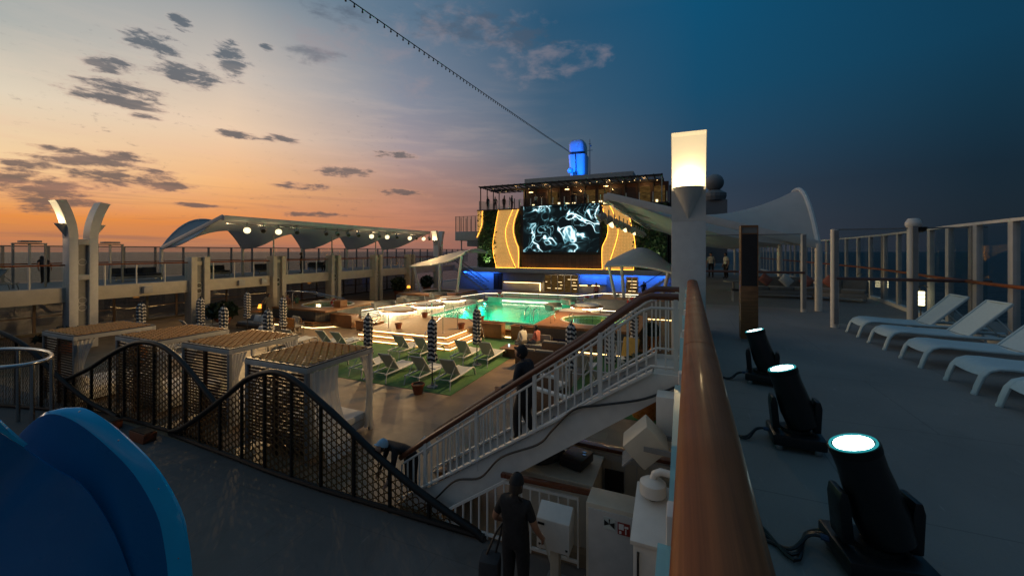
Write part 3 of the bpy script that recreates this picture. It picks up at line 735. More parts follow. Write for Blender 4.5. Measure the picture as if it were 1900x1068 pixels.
gold([(B,-8.34),(2.3,-8.33),(3.4,-7.85),(4.6,-7.7),(5.9,-8.1),(T,-8.33)], [(B,-7.75),(1.4,-7.15),(3.7,-6.5),(4.64,-6.52),(6.2,-7.0),(T,-7.4)], Y0-.42, 'lr')
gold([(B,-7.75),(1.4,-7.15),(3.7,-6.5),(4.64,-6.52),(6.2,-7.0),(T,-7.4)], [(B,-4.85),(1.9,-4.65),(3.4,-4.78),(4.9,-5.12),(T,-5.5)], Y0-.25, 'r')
MB().box(-21.6,-18.95,Y0-.62,Y0-.6,-.21,-.18).build('led_strip', amber_led, bd)
MB().box(-7.7,-4.9,Y0-.62,Y0-.6,-.21,-.18).build('led_strip', amber_led, bd)
# living green walls
def green_wall(x0, x1, lab, n):
    m = MB(); rnd = random.Random(int(x0*10))
    for i in range(n):
        x = rnd.uniform(x0, x1); z = rnd.uniform(-.15, 6.95); s = rnd.uniform(.10,.24); d = rnd.random()**2*.35
        a = rnd.uniform(0, 2*PI); b = rnd.uniform(-.9,.9); u = Vector((cos(a), b*.5, sin(a)))*s; w = Vector((-sin(a), rnd.uniform(-.8,.2), cos(a)))*s*.5
        c = Vector((x, Y0-.02-d, z)); m.add([c-u, c-w, c+u, c+w], [(0,1,2,3)])
    tag(m.build('green_wall', leaf), lab, 'green wall', 'living green walls beside the screen')
green_wall(-24.3,-21.6,'dark green plant wall left of the gold panels, lit from below',1900)
green_wall(-19.3,-18.4,'narrow plant wall pocket at the left edge of the screen',420)
green_wall(-8.4,-7.5,'narrow plant wall pocket at the right edge of the screen',420)
green_wall(-5.0,-1.5,'wide dark plant wall right of the gold panels',2000)
# terrace: glass rail, back wall, pergola
for i in range(17):
    x = -24.2+i*1.42
    MB().box(x-.04,x+.04,Y0-.1,Y0-.02,7.2,8.35).build('rail_post', white, bd)
    if i < 16: MB().box(x+.06,x+1.36,Y0-.07,Y0-.055,7.25,8.3).build('rail_pane', glass, bd)
MB().box(-19.5,-1.4,Y0+3.6,Y0+3.9,7.2,10.0).build('terrace_wall', dkwood, bd)
for i in range(11):
    x = -19.2+i*1.62
    w = MB().box(x,x+1.2,Y0+3.5,Y0+3.58,7.25,9.5).build('terrace_window', lit_int if i in (2,5,6,9,10) else glassd, bd)
    MB().box(x-.14,x-.02,Y0+3.42,Y0+3.6,7.2,10.0).build('window_frame', darkp, w)
pg = MB(); pg.box(-24.2,-1.9,Y0+.0,Y0+.16,10.0,10.26).box(-24.2,-1.9,Y0+3.2,Y0+3.36,10.0,10.26)
for i in range(28):
    x = -24.2+i*.82; pg.box(x,x+.12,Y0-.3,Y0+6,10.12,10.24)
for i in range(9): pg.box(-24.2,-1.9,Y0+.3+i*.62,Y0+.36+i*.62,10.05,10.11)
pg.build('pergola', darkp, bd)
for i in range(8):
    x = -24.1
    MB().box(x-.05,x+.05,Y0+.1+i*1.9-.05,Y0+.1+i*1.9+.05,7.2,10.1).build('pergola_post', darkp, bd)
    if i < 7: MB().box(x-.01,x+.01,Y0+.2+i*1.9,Y0+1.9+i*1.9,7.25,8.4).build('rail_pane', glass, bd)
for x in (-14.5,-8.1,-2.0): MB().box(x-.05,x+.05,Y0+.02,Y0+.12,7.2,10.0).build('pergola_post', darkp if x < -3 else offwhite, bd)
for i, (x, y, z) in enumerate([(-17.6,1.4,9.3),(-12.9,1.4,9.4),(-8.2,1.4,9.5)]):
    t = thing('pendant_lamp', 'shaded pendant lamp under the terrace pergola, %s' % ('left one','middle one','right one')[i], 'lamp', (x,Y0+y,z), 'terrace pendant lamps')
    MB().lathe([(.32,0),(.28,.10),(.06,.22),(.02,.9)], (x,Y0+y,z), 14).build('shade', darkp, t, smooth=True)
    MB().lathe([(.02,-.03),(.27,-.01),(.27,.02),(.02,.03)], (x,Y0+y,z), 14).build('bulb', warm_led, t)
m = MB(); rnd = random.Random(3)
for i in range(34):
    x = rnd.uniform(-23.5,-2.2); y = Y0+rnd.uniform(.3,5); m.ball((x,y,10.02), rnd.uniform(.012,.035), 5)
tag(m.build('fairy_lights', bulb), 'tiny warm lights scattered under the dark pergola roof', 'fairy lights')
m = MB()
for i in range(14):
    x = rnd.uniform(-18.5,-2.2); m.box(x,x+rnd.uniform(.15,.5),Y0+3.3,Y0+3.4,7.6,7.6+rnd.uniform(.1,.5))
tag(m.build('bar_lights', warm_soft), 'warm bar lamps glowing at the back of the upper terrace', 'bar lights')
# upper block, side deck, funnel, mast, radome
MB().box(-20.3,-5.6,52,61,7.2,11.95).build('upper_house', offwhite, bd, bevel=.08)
MB().box(-1.3,1.6,Y0+1.5,60,-.2,9.2).build('side_house', darkp, bd)
sd = thing('side_platform', 'white side platform with glass rail left of the deckhouse', 'platform', (-26.4,47,3.3))
MB().box(-28.2,-24.5,46.5,54,3.3,4.5).build('platform_body', offwhite, sd, bevel=.04)
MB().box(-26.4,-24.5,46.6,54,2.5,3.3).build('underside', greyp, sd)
for i in range(7):
    x = -28.15+i*.6; MB().box(x-.03,x+.03,46.55,46.6,4.5,6.5).build('rail_post', greyp, sd)
    if i < 6: MB().box(x+.04,x+.56,46.57,46.58,4.55,6.45).build('pane', glass, sd)
for i in range(6): MB().box(-28.2,-28.14,46.6+i*1.4,46.68+i*1.4,4.5,6.5).build('rail_post', greyp, sd)
MB().box(-28.2,-24.55,46.55,46.6,6.48,6.53).build('rail', greyp, sd)
for x in (-27.5,-25.0): MB().tube([(x,47,PZ),(x,47,3.3)], .09, 10).build('post', offwhite, sd, smooth=True)
fu = thing('funnel', 'funnel tower floodlit bright blue above the deckhouse roof', 'funnel', (-14.4,60,11.5))
def rr(cx, cy, hx, hy, r=.5, n=5):
    out = []
    for (sx, sy, a0) in ((1,1,0),(-1,1,90),(-1,-1,180),(1,-1,270)):
        for i in range(n+1):
            a = R(a0+90*i/n); out.append((cx+sx*(hx-r)+r*cos(a), cy+sy*(hy-r)+r*sin(a)))
    return out
fmat = pbr('funnel_paint', (.45,.47,.50), .28, var=.04, coat=.3)
def stack(lv):
    m = MB(); rings = [[(x,y,z) for x, y in rr(-14.45+ox,60,hx,hy)] for (hx,hy,ox,z) in lv]; n = len(rings[0]); vs = [p for g in rings for p in g]
    fs = [(i*n+k,i*n+(k+1)%n,(i+1)*n+(k+1)%n,(i+1)*n+k) for i in range(len(lv)-1) for k in range(n)]+[tuple(range(n))[::-1], tuple((len(lv)-1)*n+k for k in range(n))]
    return m.add(vs, fs)
stack([(1.05,1.6,0.15,11.2),(1.15,1.6,.05,13.5),(1.3,1.6,-.05,16.35)]).build('lower_casing', fmat, fu, smooth=True)
stack([(1.1,1.4,-.1,16.35),(1.1,1.4,-.1,16.75)]).build('collar', darkp, fu)
stack([(1.12,1.5,-.1,16.75),(1.15,1.5,-.15,17.9),(1.05,1.4,-.15,18.4),(.85,1.2,-.15,18.6)]).build('upper_casing', fmat, fu, smooth=True)
MB().tube([(-14.6,58.3,11.6),(-14.5,58.3,14.6),(-14.6,58.3,16.3)], .07, 6).build('pipe', black, fu)
MB().ball((-15.4,58.2,13.9),.42,8).build('satellite_dome', fmat, fu, smooth=True)
MB().box(-14.9,-14.3,58.0,58.3,11.9,13.6).build('bracket', darkp, fu)
ma = thing('mast', 'thin dark antenna mast right of the blue funnel', 'mast', (-12.9,60.5,11))
MB().tube([(-12.9,60.5,11),(-12.9,60.5,18.9)], [.08,.04], 8).build('pole', darkp, ma)
MB().bar((-13.3,60.5,17.2),(-12.5,60.5,17.2),.06).bar((-13.1,60.5,18.2),(-12.7,60.5,18.2),.05).build('crossarm', darkp, ma)
MB().ball((-12.75,60.5,17.9),.13,6).build('lamp_housing', greyp, ma)
ra = thing('radome', 'dark blue satellite dome behind the large winged column', 'radome', (4.7,70,8))
MB().ball((4.7,70,12.6),1.35,12).build('dome', greyp, ra, smooth=True)
MB().lathe([(1.5,9.8),(1.7,10.4),(1.7,10.9),(.9,11.4)], (4.7,70,0), 16).build('pedestal', greyp, ra)
MB().box(3,6.4,69,72,0,9.8).build('base_house', greyp, ra)
# string of lights from the funnel to overhead
P0 = Vector((-15.0,59.0,16.5)); P1 = Vector((-10.76,10.63,10.8)); P2 = P1+(P1-P0)*.35
fl = thing('light_string', 'long unlit string of bulbs on a cable from funnel up across the sky', 'light string', P0)
def cat(q):
    p = P0.lerp(P2, q); p.z -= .6*q*(1-q); return p
MB().tube([cat(i/60) for i in range(61)], .022, 5).build('cable', black, fl)
m = MB()
for i in range(150):
    p = cat((i+.5)/150); m.ball((p.x,p.y,p.z-.12),.04,4); m.bar((p.x,p.y,p.z-.1),(p.x,p.y,p.z),.03)
tag(m.build('bulbs', black, fl), kind='stuff')
# stairs at both ends of the lower wall
def far_stair(x0, x1, y, lab):
    t = thing('staircase', lab, 'staircase', (x0,y,PZ), 'stairs at the far end of the pool deck')
    n = 13; sg = 1 if x1 > x0 else -1
    s = MB()
    for i in range(n):
        xa = x0+(x1-x0)*i/n; z = PZ+(2.75)*(i+1)/n; s.box(min(xa,xa+.34*sg),max(xa,xa+.34*sg),y,y+1.3,z-.05,z)
    s.build('treads', greyp, t)
    for yy in (y,y+1.3):
        MB().bar((x0,yy,PZ),(x1,yy,-.25),.06,.26).build('stringer', offwhite, t)
        MB().bar((x0,yy,PZ+1.0),(x1,yy,.75),.06,.08).build('handrail', darkp, t)
        b = MB()
        for i in range(16): q = i/15; b.bar((x0+(x1-x0)*q,yy,PZ+2.75*q),(x0+(x1-x0)*q,yy,PZ+1+2.75*q),.025)
        b.build('balusters', offwhite, t)
far_stair(-22.6,-27.0,44.2,'staircase rising left in blue light behind the far left tub canopy')
far_stair(-4.2,-.4,44.2,'staircase rising right in blue light behind the far right tub canopy')

# ================================================================== POOL TERRACE
ZP = -2.46
# raised sand coloured platform with three lit steps
pf = thing('pool_platform', 'raised sand coloured platform with three glowing steps in front of the pool', 'platform', (-13.6,19,PZ))
MB().box(-16.4,-10.95,17.2,22.3,PZ,ZP).build('platform_top', platf, pf, bevel=.01)
for i in (1,2):
    z = ZP-.18*i; d = .36*i
    MB().prism([(-16.4,17.2-d),(-10.95+d*.9,17.2-d),(-10.95+d*.9,19.3),(-10.96,19.3),(-10.96,17.19),(-16.4,17.19)], PZ, z).build('step', platf, pf)
for i in (0,1,2):
    z = ZP-.18*i; d = .36*i; e = d*.9
    s = MB(); s.box(-16.4,-10.95+e+.05,17.2-d-.05,17.2-d,z-.035,z+.004); s.box(-10.95+e,-10.95+e+.05,17.2-d,19.3,z-.035,z+.004); s.build('nosing', teak, pf)
    s = MB(); s.box(-16.35,-10.96+e,17.2-d-.028,17.2-d-.002,z-.085,z-.037); s.box(-10.948+e,-10.925+e,17.2-d,19.25,z-.085,z-.037); s.build('led_strip', warm_led, pf)
# pool basin
po = thing('pool', 'glowing emerald swimming pool in the middle of the deck', 'pool', (-11.7,27,PZ))
X0, X1, YA, YB = -15.6, -7.9, 22.35, 31.2
ZW = -2.52
MB().box(X0,X1,YA,YB,-4.3,-4.2).build('basin_floor', pooltile, po)
b = MB(); b.box(X0-.1,X0,YA-.1,YB+.1,-4.3,ZP); b.box(X1,X1+.1,YA-.1,YB+.1,-4.3,ZP-.03); b.box(X0,X1,YA-.1,YA,-4.3,ZP); b.box(X0,X1,YB,YB+.1,-4.3,-2.15); b.build('basin_wall', pooltile, po)
MB().add([(X0+.002,YA+.002,ZW),(X1-.002,YA+.002,ZW),(X1-.002,YB-.002,ZW),(X0+.002,YB-.002,ZW)], [(0,1,2,3)]).build('water', poolwater, po)
MB().box(X0-.35,X0-.1,YA,YB,ZP-.1,ZP+.02).box(X1+.1,X1+.35,YA+1,YB,ZP-.1,ZP+.02).box(X0-.35,X1+.35,YB+.1,YB+.4,-2.2,-2.12).build('coping', whitetile, po, bevel=.02)
MB().box(-14.2,-8.9,YB-.06,YB-.02,-2.42,-2.36).build('waterfall_lip', white_led, po)
m = MB(); rnd = random.Random(5)
for i in range(260):
    x = rnd.uniform(-14.3,-8.8); m.ball((x, YB-.15-rnd.random()*.25, ZW+rnd.random()*.06), rnd.uniform(.02,.06), 4)
tag(m.build('splash_foam', white, po), kind='stuff')
# shallow wet shelf at right front of the pool and left wading area
wd = thing('wading_shelf', 'shallow white tiled wet shelf between platform and right hot tub', 'wading shelf', (-9,21.5,PZ))
MB().box(-10.93,-7.4,20.55,22.22,PZ,-2.58).build('shelf', pooltile, wd)
MB().add([(-10.9,20.7,-2.555),(-7.42,20.7,-2.555),(-7.42,22.2,-2.555),(-10.9,22.2,-2.555)], [(0,1,2,3)]).build('shallow_water', tubwater, wd)
MB().box(-10.93,-7.4,20.50,20.548,PZ+.06,-2.66).build('pebble_riser', stepmos, wd)
MB().box(-10.93,-7.4,20.42,20.70,-2.66,-2.555).build('wood_edge', teak, wd)
MB().box(-10.9,-7.45,20.46,20.495,PZ+.01,PZ+.05).build('led_strip', warm_led, wd)
wl = thing('wading_terrace', 'brightly lit white tiled wading terrace left of the platform', 'wading shelf', (-17.3,23,PZ))
MB().box(-18.9,-16.42,19.6,33,PZ,-2.86).build('shelf', whitetile, wl)
MB().box(-16.42,-15.97,22.32,31.2,PZ,-2.56).build('shelf_edge', whitetile, wl)
MB().add([(-18.85,19.7,-2.83),(-16.45,19.7,-2.83),(-16.45,33,-2.83),(-18.85,33,-2.83)], [(0,1,2,3)]).build('shallow_water', tubwater, wl)
# circular sunbathing islands
def island(x, y, r, lab):
    t = thing('sun_island', lab, 'island', (x,y,-2.62), 'round white sunbathing islands')
    MB().lathe([(r,-2.86),(r,-2.14),(r-.05,-2.13)], (x,y,0), 36).build('drum', whitetile, t, smooth=True)
    MB().lathe([(r+.10,-2.14),(r+.13,-2.10),(r+.10,-2.04),(r-.16,-2.03),(r-.17,-2.12)], (x,y,0), 36).build('wood_rim', teak, t, smooth=True)
    MB().lathe([(r-.18,-2.10),(r-.18,-1.97),(r-.28,-1.93),(.01,-1.92)], (x,y,0), 32).build('cushion', fabw, t, smooth=True)
    MB().tube([(x+(r+.06)*cos(a),y+(r+.06)*sin(a),-2.165) for a in [2*PI*i/36 for i in range(36)]], .013, 5, True).build('led_ring', rim_led, t)
    pts = [(x-.75*r+.9*r*cos(R(q)), y+.9*r*sin(R(q))) for q in range(100,261,16)]
    MB().sheet([[(px,py,-1.94) for px, py in pts],[(px-.06,py,-1.60) for px, py in pts]], .16).build('backrest', fabg, t, smooth=True)
island(-17.5,21.6,1.12,'round white sunbathing island nearest the platform, lit below its wooden rim')
island(-17.25,24.7,1.12,'round white sunbathing island in the middle of the left row')
island(-17.6,28.4,1.12,'round white sunbathing island farthest back in the left row')
island(-6.5,25.2,1.05,'round lounge island with wooden base right of the pool, nearer one')
island(-6.3,28.4,1.05,'round white lounge island right of the pool, farther one')
# slatted lit railing round the pool terrace
def lit_rail(pts, z0, z1, lab, n=4, led=True):
    t = thing('terrace_rail', lab, 'railing', (*pts[0],z0), 'lit slatted railings round the pool')
    for a, b in zip(pts, pts[1:]):
        L = math.hypot(b[0]-a[0], b[1]-a[1]); k = max(1, round(L/1.5))
        for i in range(k+1):
            q = i/k; x = a[0]+(b[0]-a[0])*q; y = a[1]+(b[1]-a[1])*q; MB().bar((x,y,z0),(x,y,z1),.05).build('post', greyp, t)
        for j in range(n):
            z = z0+.12+(z1-z0-.2)*j/n; MB().bar((a[0],a[1],z),(b[0],b[1],z),.03,.05).build('slat', offwhite, t)
        MB().bar((a[0],a[1],z1+.03),(b[0],b[1],z1+.03),.16,.05).build('top_rail', teak_top, t)
        if led: MB().bar((a[0],a[1],z1-.012),(b[0],b[1],z1-.012),.05,.02).build('led_strip', white_led, t)
lit_rail([(-19.0,19.8),(-18.3,23.5),(-17.3,28.6),(-16.5,32.3),(-14.75,33.0),(-14.5,31.9)], -2.6, -1.95, 'curved slatted railing with lit top along the left side of the pool')
lit_rail([(-14.4,31.6),(-7.7,31.6)], -2.15, -1.72, 'lit slatted railing above the waterfall at the back of the pool', 3)
lit_rail([(-7.7,31.6),(-6.2,34.2),(-3.2,34.2)], -2.5, -1.72, 'lit slatted railing stepping back right of the waterfall', 3)
lit_rail([(-4.6,24.6),(-2.6,24.6)], -2.5, -1.75, 'short lit slatted railing behind the right hot tub', 4)

# hot tubs
def tub(cx, cy, hx, hy, wr, zt, lab, blue, wat, panel_side, mat_wall=mosaic, rim=teak_top):
    t = thing('hot_tub', lab, 'hot tub', (cx,cy,PZ), 'raised hot tubs')
    cut = .9
    P = [(cx-hx,cy-hy),(cx+hx-cut,cy-hy),(cx+hx,cy-hy+cut),(cx+hx,cy+hy),(cx-hx,cy+hy)] if panel_side == 'r' else [(cx-hx,cy-hy),(cx+hx,cy-hy),(cx+hx,cy+hy),(cx-hx,cy+hy)]
    n = 32; ring = [(cx+wr*cos(2*PI*i/n), cy+wr*.86*sin(2*PI*i/n)) for i in range(n)]
    m = MB().prism(P, PZ+.35, zt-.62)
    for a, b in zip(P, P[1:]+P[:1]): m.bar((a[0],a[1],zt-.37),(b[0],b[1],zt-.37),.10,.50)
    m.build('tub_wall', mat_wall, t)
    G = lambda k: [((x-cx)*k+cx, (y-cy)*k+cy) for x, y in P]
    # rim with a round hole
    m = MB(); big = []
    for i in range(n):
        a = 2*PI*i/n; dx, dy = cos(a), sin(a); kx = (hx+.06)/abs(dx) if abs(dx) > 1e-6 else 1e9; ky = (hy+.06)/abs(dy) if abs(dy) > 1e-6 else 1e9
        k = min(kx, ky); big.append((cx+dx*k, cy+dy*k))
    vs = [(x,y,zt) for x, y in big]+[(x,y,zt) for x, y in ring]+[(x,y,zt-.12) for x, y in big]+[(x,y,zt-.61) for x, y in ring]
    fs = []
    for i in range(n):
        j = (i+1) % n; fs += [(i,j,n+j,n+i),(i,2*n+i,2*n+j,j),(n+i,n+j,3*n+j,3*n+i)]
    m.add(vs, fs); m.build('rim', rim, t)
    MB().tube([(x,y,zt+.004) for x, y in [(cx+wr*1.03*cos(2*PI*i/40), cy+wr*.886*sin(2*PI*i/40)) for i in range(40)]], .075, 8, True, flat=.35).build('coping', whitetile, t, smooth=True)
    MB().add([(x*.985+cx*.015,y*.985+cy*.015,zt-.07) for x, y in ring], [tuple(range(n))]).build('water', wat, t)
    MB().add([(x,y,zt-.60) for x, y in [(cx+(px-cx)*.98, cy+(py-cy)*.98) for px, py in ring]], [tuple(range(n))]).build('tub_floor', pooltile, t)
    MB().prism(G(1.14), PZ, PZ+.34).build('base_step', teak, t)
    G2 = G(1.142)
    for a, b in zip(G2, G2[1:]+G2[:1]):
        if a[1] < cy or b[1] < cy: MB().bar((*a,PZ+.02),(*b,PZ+.02),.03,.03).build('led_strip', warm_led, t)
    for a, b in zip(G(1.148), G(1.148)[1:]+G(1.148)[:1]):
        if a[1] < cy or b[1] < cy: MB().bar((*a,PZ+.15),(*b,PZ+.15),.02,.2).build('pebble_riser', stepmos, t)
    for (a, b, yy) in blue:
        MB().box(a,b,yy-.03,yy,PZ+.42,zt-.24).build('blue_panel', bluetile, t)
    return t
zt = -1.9
tub(-4.4,21.7,2.55,2.5,1.72,zt,'raised hot tub with glowing green water and blue tiled front, right of the pool',[(-6.65,-5.3,19.2),(-5.15,-3.8,19.2)],tubwater,'s')
tub(-23.1,20.9,2.4,2.4,1.75,zt,'raised hot tub with mosaic wall and stainless handrails, left side near striped umbrella',[(-25.2,-24.3,18.5),(-24.2,-22.4,18.5)],tubwater,'r')
tub(-21.2,32.0,2.6,2.9,1.7,-1.95,'far hot tub behind dark wall under the left white sail',[],tubwater,'s',greyp)
tub(-3.4,33.2,2.5,2.8,1.8,-1.75,'far hot tub behind dark wall and lifebuoy under the right white sail',[],tubwater,'s',greyp)
# small sails over the two far tubs
def sail(lab, tips, mid, peak, legs, dy):
    t = thing('shade_sail', lab, 'canopy', (mid[0],33,PZ), 'white curved sails over the far hot tubs')
    A, Bq = tips; n = 16; rows = []
    for k in range(9):
        q = k/8; row = []
        for i in range(n+1):
            p = i/n; x = A[0]+(Bq[0]-A[0])*p
            zf = A[1]*(1-p)*(1-p)+2*p*(1-p)*(2*mid[1]-.5*(A[1]+Bq[1]))+Bq[1]*p*p
            zb = A[1]+(Bq[1]-A[1])*p+(peak)*sin(PI*p)
            row.append((x, 31.2+q*dy+.5*sin(PI*p)*(1-2*q), zf*(1-q)+zb*q+.35*sin(PI*q)))
        rows.append(row)
    MB().sheet(rows, .04).build('membrane', membrane, t, smooth=True, ang=70)
    MB().tube([(x,y,z-.05) for x, y, z in rows[0]], .09, 8).build('front_tube', white, t, smooth=True)
    MB().tube([(x,y,z-.05) for x, y, z in rows[-1]], .09, 8).build('rear_tube', white, t, smooth=True)
    for (p, b) in legs:
        i = round(p*n); f = rows[0][i]; MB().tube([(b[0],b[1],PZ+.9),(f[0],f[1],f[2]-.08)], .12, 10).build('leg', white, t, smooth=True)
sail('white curved shade sail on slanting legs over the far left hot tub', ((-23.9,.45),(-17.9,1.75)), (-20.9,.75), .6, [(.08,(-23.0,31.6)),(.5,(-20.9,31.7)),(.92,(-19.1,31.8))], 4.5)
sail('white domed shade sail on slanting legs over the far right hot tub', ((-5.5,.72),(-.6,.30)), (-3.3,.75), 1.6, [(.06,(-4.7,31.6)),(.22,(-4.1,31.7)),(.93,(-1.5,31.8))], 4.0)
tag(MB().box(-23.6,-15.5,29.0,29.15,PZ,-2.15).build('low_wall', greyp), 'dark low wall in front of the far left hot tub', 'wall')
tag(MB().box(-6.9,-.3,30.0,30.15,PZ,-1.72).build('low_wall', greyp), 'dark low wall carrying a lifebuoy in front of the far right hot tub', 'wall')
def lifebuoy(x, y, z, r, lab):
    t = thing('lifebuoy', lab, 'lifebuoy', (x,y,z), 'lifebuoys by the pool')
    MB().tube([(x+r*cos(a),y,z+r*sin(a)) for a in [2*PI*i/24 for i in range(24)]], r*.26, 8, True).build('ring', red, t, smooth=True)
    for q in range(4):
        a = R(45+90*q); MB().tube([(x+r*cos(a+e),y,z+r*sin(a+e)) for e in (-.18,0,.18)], r*.285, 8).build('band', white, t)
lifebuoy(-3.25,29.85,-1.9,.34,'round red lifebuoy with white bands on the dark wall, right of the pool')
lifebuoy(-14.5,31.3,-2.0,.22,'small red lifebuoy at the left end of the waterfall railing')
lifebuoy(-6.75,30.6,-1.95,.26,'small red lifebuoy at the right end of the waterfall railing')
# ================================================================== FURNITURE
# ---- cabana
def make_cabana():
    t = thing('cabana', 'cabana', 'cabana'); a, b, h = 1.02, 1.0, 2.2
    for sx in (-1,1):
        for sy in (-1,1): MB().box(sx*a-.045,sx*a+.045,sy*b-.045,sy*b+.045,0,h-.12).build('post', greyp if sy < 0 else white, t, bevel=.006)
    m = MB()
    for s in (-1,1): m.box(-a-.05,a+.05,s*b-.05,s*b+.05,h-.12,h); m.box(s*a-.05,s*a+.05,-b+.05,b-.05,h-.12,h)
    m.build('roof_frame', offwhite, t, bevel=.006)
    m = MB()
    for s in (-1,1): m.box(-a-.04,a+.04,s*b-.04,s*b+.04,h+.002,h+.03); m.box(s*a-.04,s*a+.04,-b+.04,b-.04,h+.002,h+.03)
    m.build('roof_border', darkp, t)
    m = MB(); N = 16; K = N*4
    for i in range(N):
        y = -b+.05+(2*b-.1)*(i+.5)/N; w = (2*b-.1)/N*.40; rows = []
        for k in range(K+1):
            x = -a+.05+(2*a-.1)*k/K; z = h+.035+.024*sin(PI*N*(k/K)+PI*i); rows.append([(x,y-w,z),(x,y+w,z)])
        m.sheet(rows, .008)
        x = -a+.05+(2*a-.1)*(i+.5)/N; w = (2*a-.1)/N*.26; rows = []
        for k in range(K+1):
            yy = -b+.05+(2*b-.1)*k/K; z = h+.028-.020*sin(PI*N*(k/K)+PI*i); rows.append([(x-w,yy,z),(x+w,yy,z)])
        m.sheet(rows, .008)
    m.build('woven_roof', weave, t)
    m = MB()
    for i in range(22): z = .25+i*.082; m.box(-a+.05,a-.05,-b-.01,-b+.012,z,z+.048)
    m.build('slat_wall', dkwood, t)
    MB().box(-.09,.02,-b-.03,-b+.03,0,h-.12).build('mullion', dkwood, t)
    def curtain(x, y, dx, dy, top_w, gather, zb=.12):
        rows = []; n = 26
        for k in range(15):
            q = k/14; z = h-.14-(h-.14-zb)*q
            if gather: w = top_w*(1-.72*sin(min(q/.55,1)*PI/2)) + (.0 if q < .55 else .22*top_w*(q-.55)/.45)
            else: w = top_w*(1-.28*q)
            row = []
            for i in range(n+1):
                p = i/n; f = .035*sin(p*PI*8+.6*sin(q*3))*(.4+.6*q)
                nx, ny = -dy, dx
                row.append((x+dx*w*p+nx*f, y+dy*w*p+ny*f, z))
            rows.append(row)
        return MB().sheet(rows, .006).build('curtain', sheer, t, smooth=True, ang=80)
    curtain(a+.03,-b+.06,0,1,.40,True); curtain(a+.03,b-.05,0,-1,.36,True)
    curtain(-a-.03,-b+.06,0,1,.34,True); curtain(a-.06,b+.03,-1,0,.34,True)
    return t
cab = make_cabana(); CURT = []
CAB = [(-8.86,7.5),(-12.22,7.88),(-15.2,7.62),(-18.35,7.05)]
CL = ['cabana with woven roof and wide flowing white curtain, closest to the stairs','cabana with brightly lit woven roof, second from the stairs','cabana with orange woven roof behind the tall wave screen hump','cabana with woven roof farthest left, behind the steel ring rail']
cabs = spread(cab, [(x,y,PZ,0,l) for (x,y), l in zip(CAB, CL)], 'row of woven roof cabanas')
rows = []
for k in range(17):
    q = k/16; z = 2.06-1.98*q; row = []
    for i in range(41):
        p = i/40; w = .78*(1-.10*sin(PI*min(q*1.3,1))+.18*q*q); f = .04*sin(p*PI*10+.8*sin(q*3))*(.4+.7*q)
        row.append((1.06+.62*q**1.5*(1-p*.3)+f, -.90+w*p-.12*q, z))
    rows.append(row)
cabs[0].location = (0,0,0); o = MB().sheet(rows, .006).build('curtain', sheer, cabs[0], smooth=True, ang=80); cabs[0].location = (CAB[0][0],CAB[0][1],PZ)
db = thing('daybed', 'daybed', 'daybed')
MB().box(-.85,.92,-.8,.85,.10,.30).build('base', offwhite, db, bevel=.01)
m = MB()
for i in range(10): m.box(-.86+i*.18,-.76+i*.18,-.815,.865,.12,.28)
m.build('base_slats', fabg, db)
MB().box(-.87,.94,-.83,.87,.31,.50).build('mattress', fabw, db, bevel=.05)
for i, x in enumerate((-.45,.3)): MB().obox((x,-.6,.62),(.55,.16,.38),(.5,0,.1)).build('pillow', fabw if i else fabg, db, bevel=.07)
spread(db, [(x,y+.05,PZ,0,'white mattress daybed inside the %s' % l) for (x,y), l in zip(CAB, ['cabana closest to the stairs','cabana second from the stairs','cabana third from the stairs','cabana farthest left'])], 'daybeds inside the cabanas')

# ---- sun lounger (foot towards local -x)
def make_lounger(fab, fr, back=48):
    t = thing('sun_lounger', 'lounger', 'sun lounger'); w = .31
    foot = [(-.99,.0),(-.965,.10),(-.92,.235),(-.86,.315),(-.77,.352),(-.65,.355),(-.3,.335),(.15,.325)]
    for s in (-1,1):
        m = MB(); m.tube([(x,s*w,z) for x, z in foot]+[(.6,s*w,.325),(1.0,s*w,.325)], [.024]+[.030]*8+[.026], 10, flat=1.5); m.build('side_rail', fr, t, smooth=True)
        m = MB(); m.tube([(.92,s*w,.32),(.97,s*(w+.0),.15),(1.0,s*(w+.01),0)], .020, 8); m.build('leg', fr, t, smooth=True)
        MB().lathe([(.034,0),(.034,.02),(.022,.05)], (-.99,s*w,0), 10).build('foot_cap', fr, t)
    rows = [[(x, y, z+.012-.02*(1-(y/w)**2)) for y in (-w+.01,-w/2,0,w/2,w-.01)] for x, z in foot[2:]+[(.22,.325)]]
    MB().sheet(rows, .012).build('seat_sling', fab, t, smooth=True, ang=70)
    c, s_ = cos(R(back)), sin(R(back)); L = .82; h0 = Vector((.20,0,.335))
    for s in (-1,1): MB().tube([(h0.x,s*(w-.02),h0.z),(h0.x+L*c,s*(w-.02),h0.z+L*s_)], .020, 8, flat=1.3).build('back_rail', fr, t, smooth=True)
    MB().tube([(h0.x+L*c,-w+.02,h0.z+L*s_),(h0.x+L*c,w-.02,h0.z+L*s_)], .018, 8).build('back_crossbar', fr, t, smooth=True)
    rows = [[(h0.x+L*q*c+.02*(1-(y/w)**2)*s_, y, h0.z+L*q*s_-.02*(1-(y/w)**2)*c) for y in (-w+.02,-w/2,0,w/2,w-.02)] for q in (.02,.25,.5,.75,.98)]
    MB().sheet(rows, .012).build('back_sling', fab, t, smooth=True, ang=70)
    for s in (-1,1): MB().tube([(h0.x+L*.62*c,s*(w-.05),h0.z+L*.62*s_),(.86,s*(w-.06),.34)], .012, 6).build('prop', fr, t, smooth=True)
    for x in (-.72,.18,.9): MB().tube([(x,-w,.325),(x,w,.325)], .014, 6).build('crossbar', fr, t, smooth=True)
    return t
lg = make_lounger(lounger_sling, lounger_white, 47)
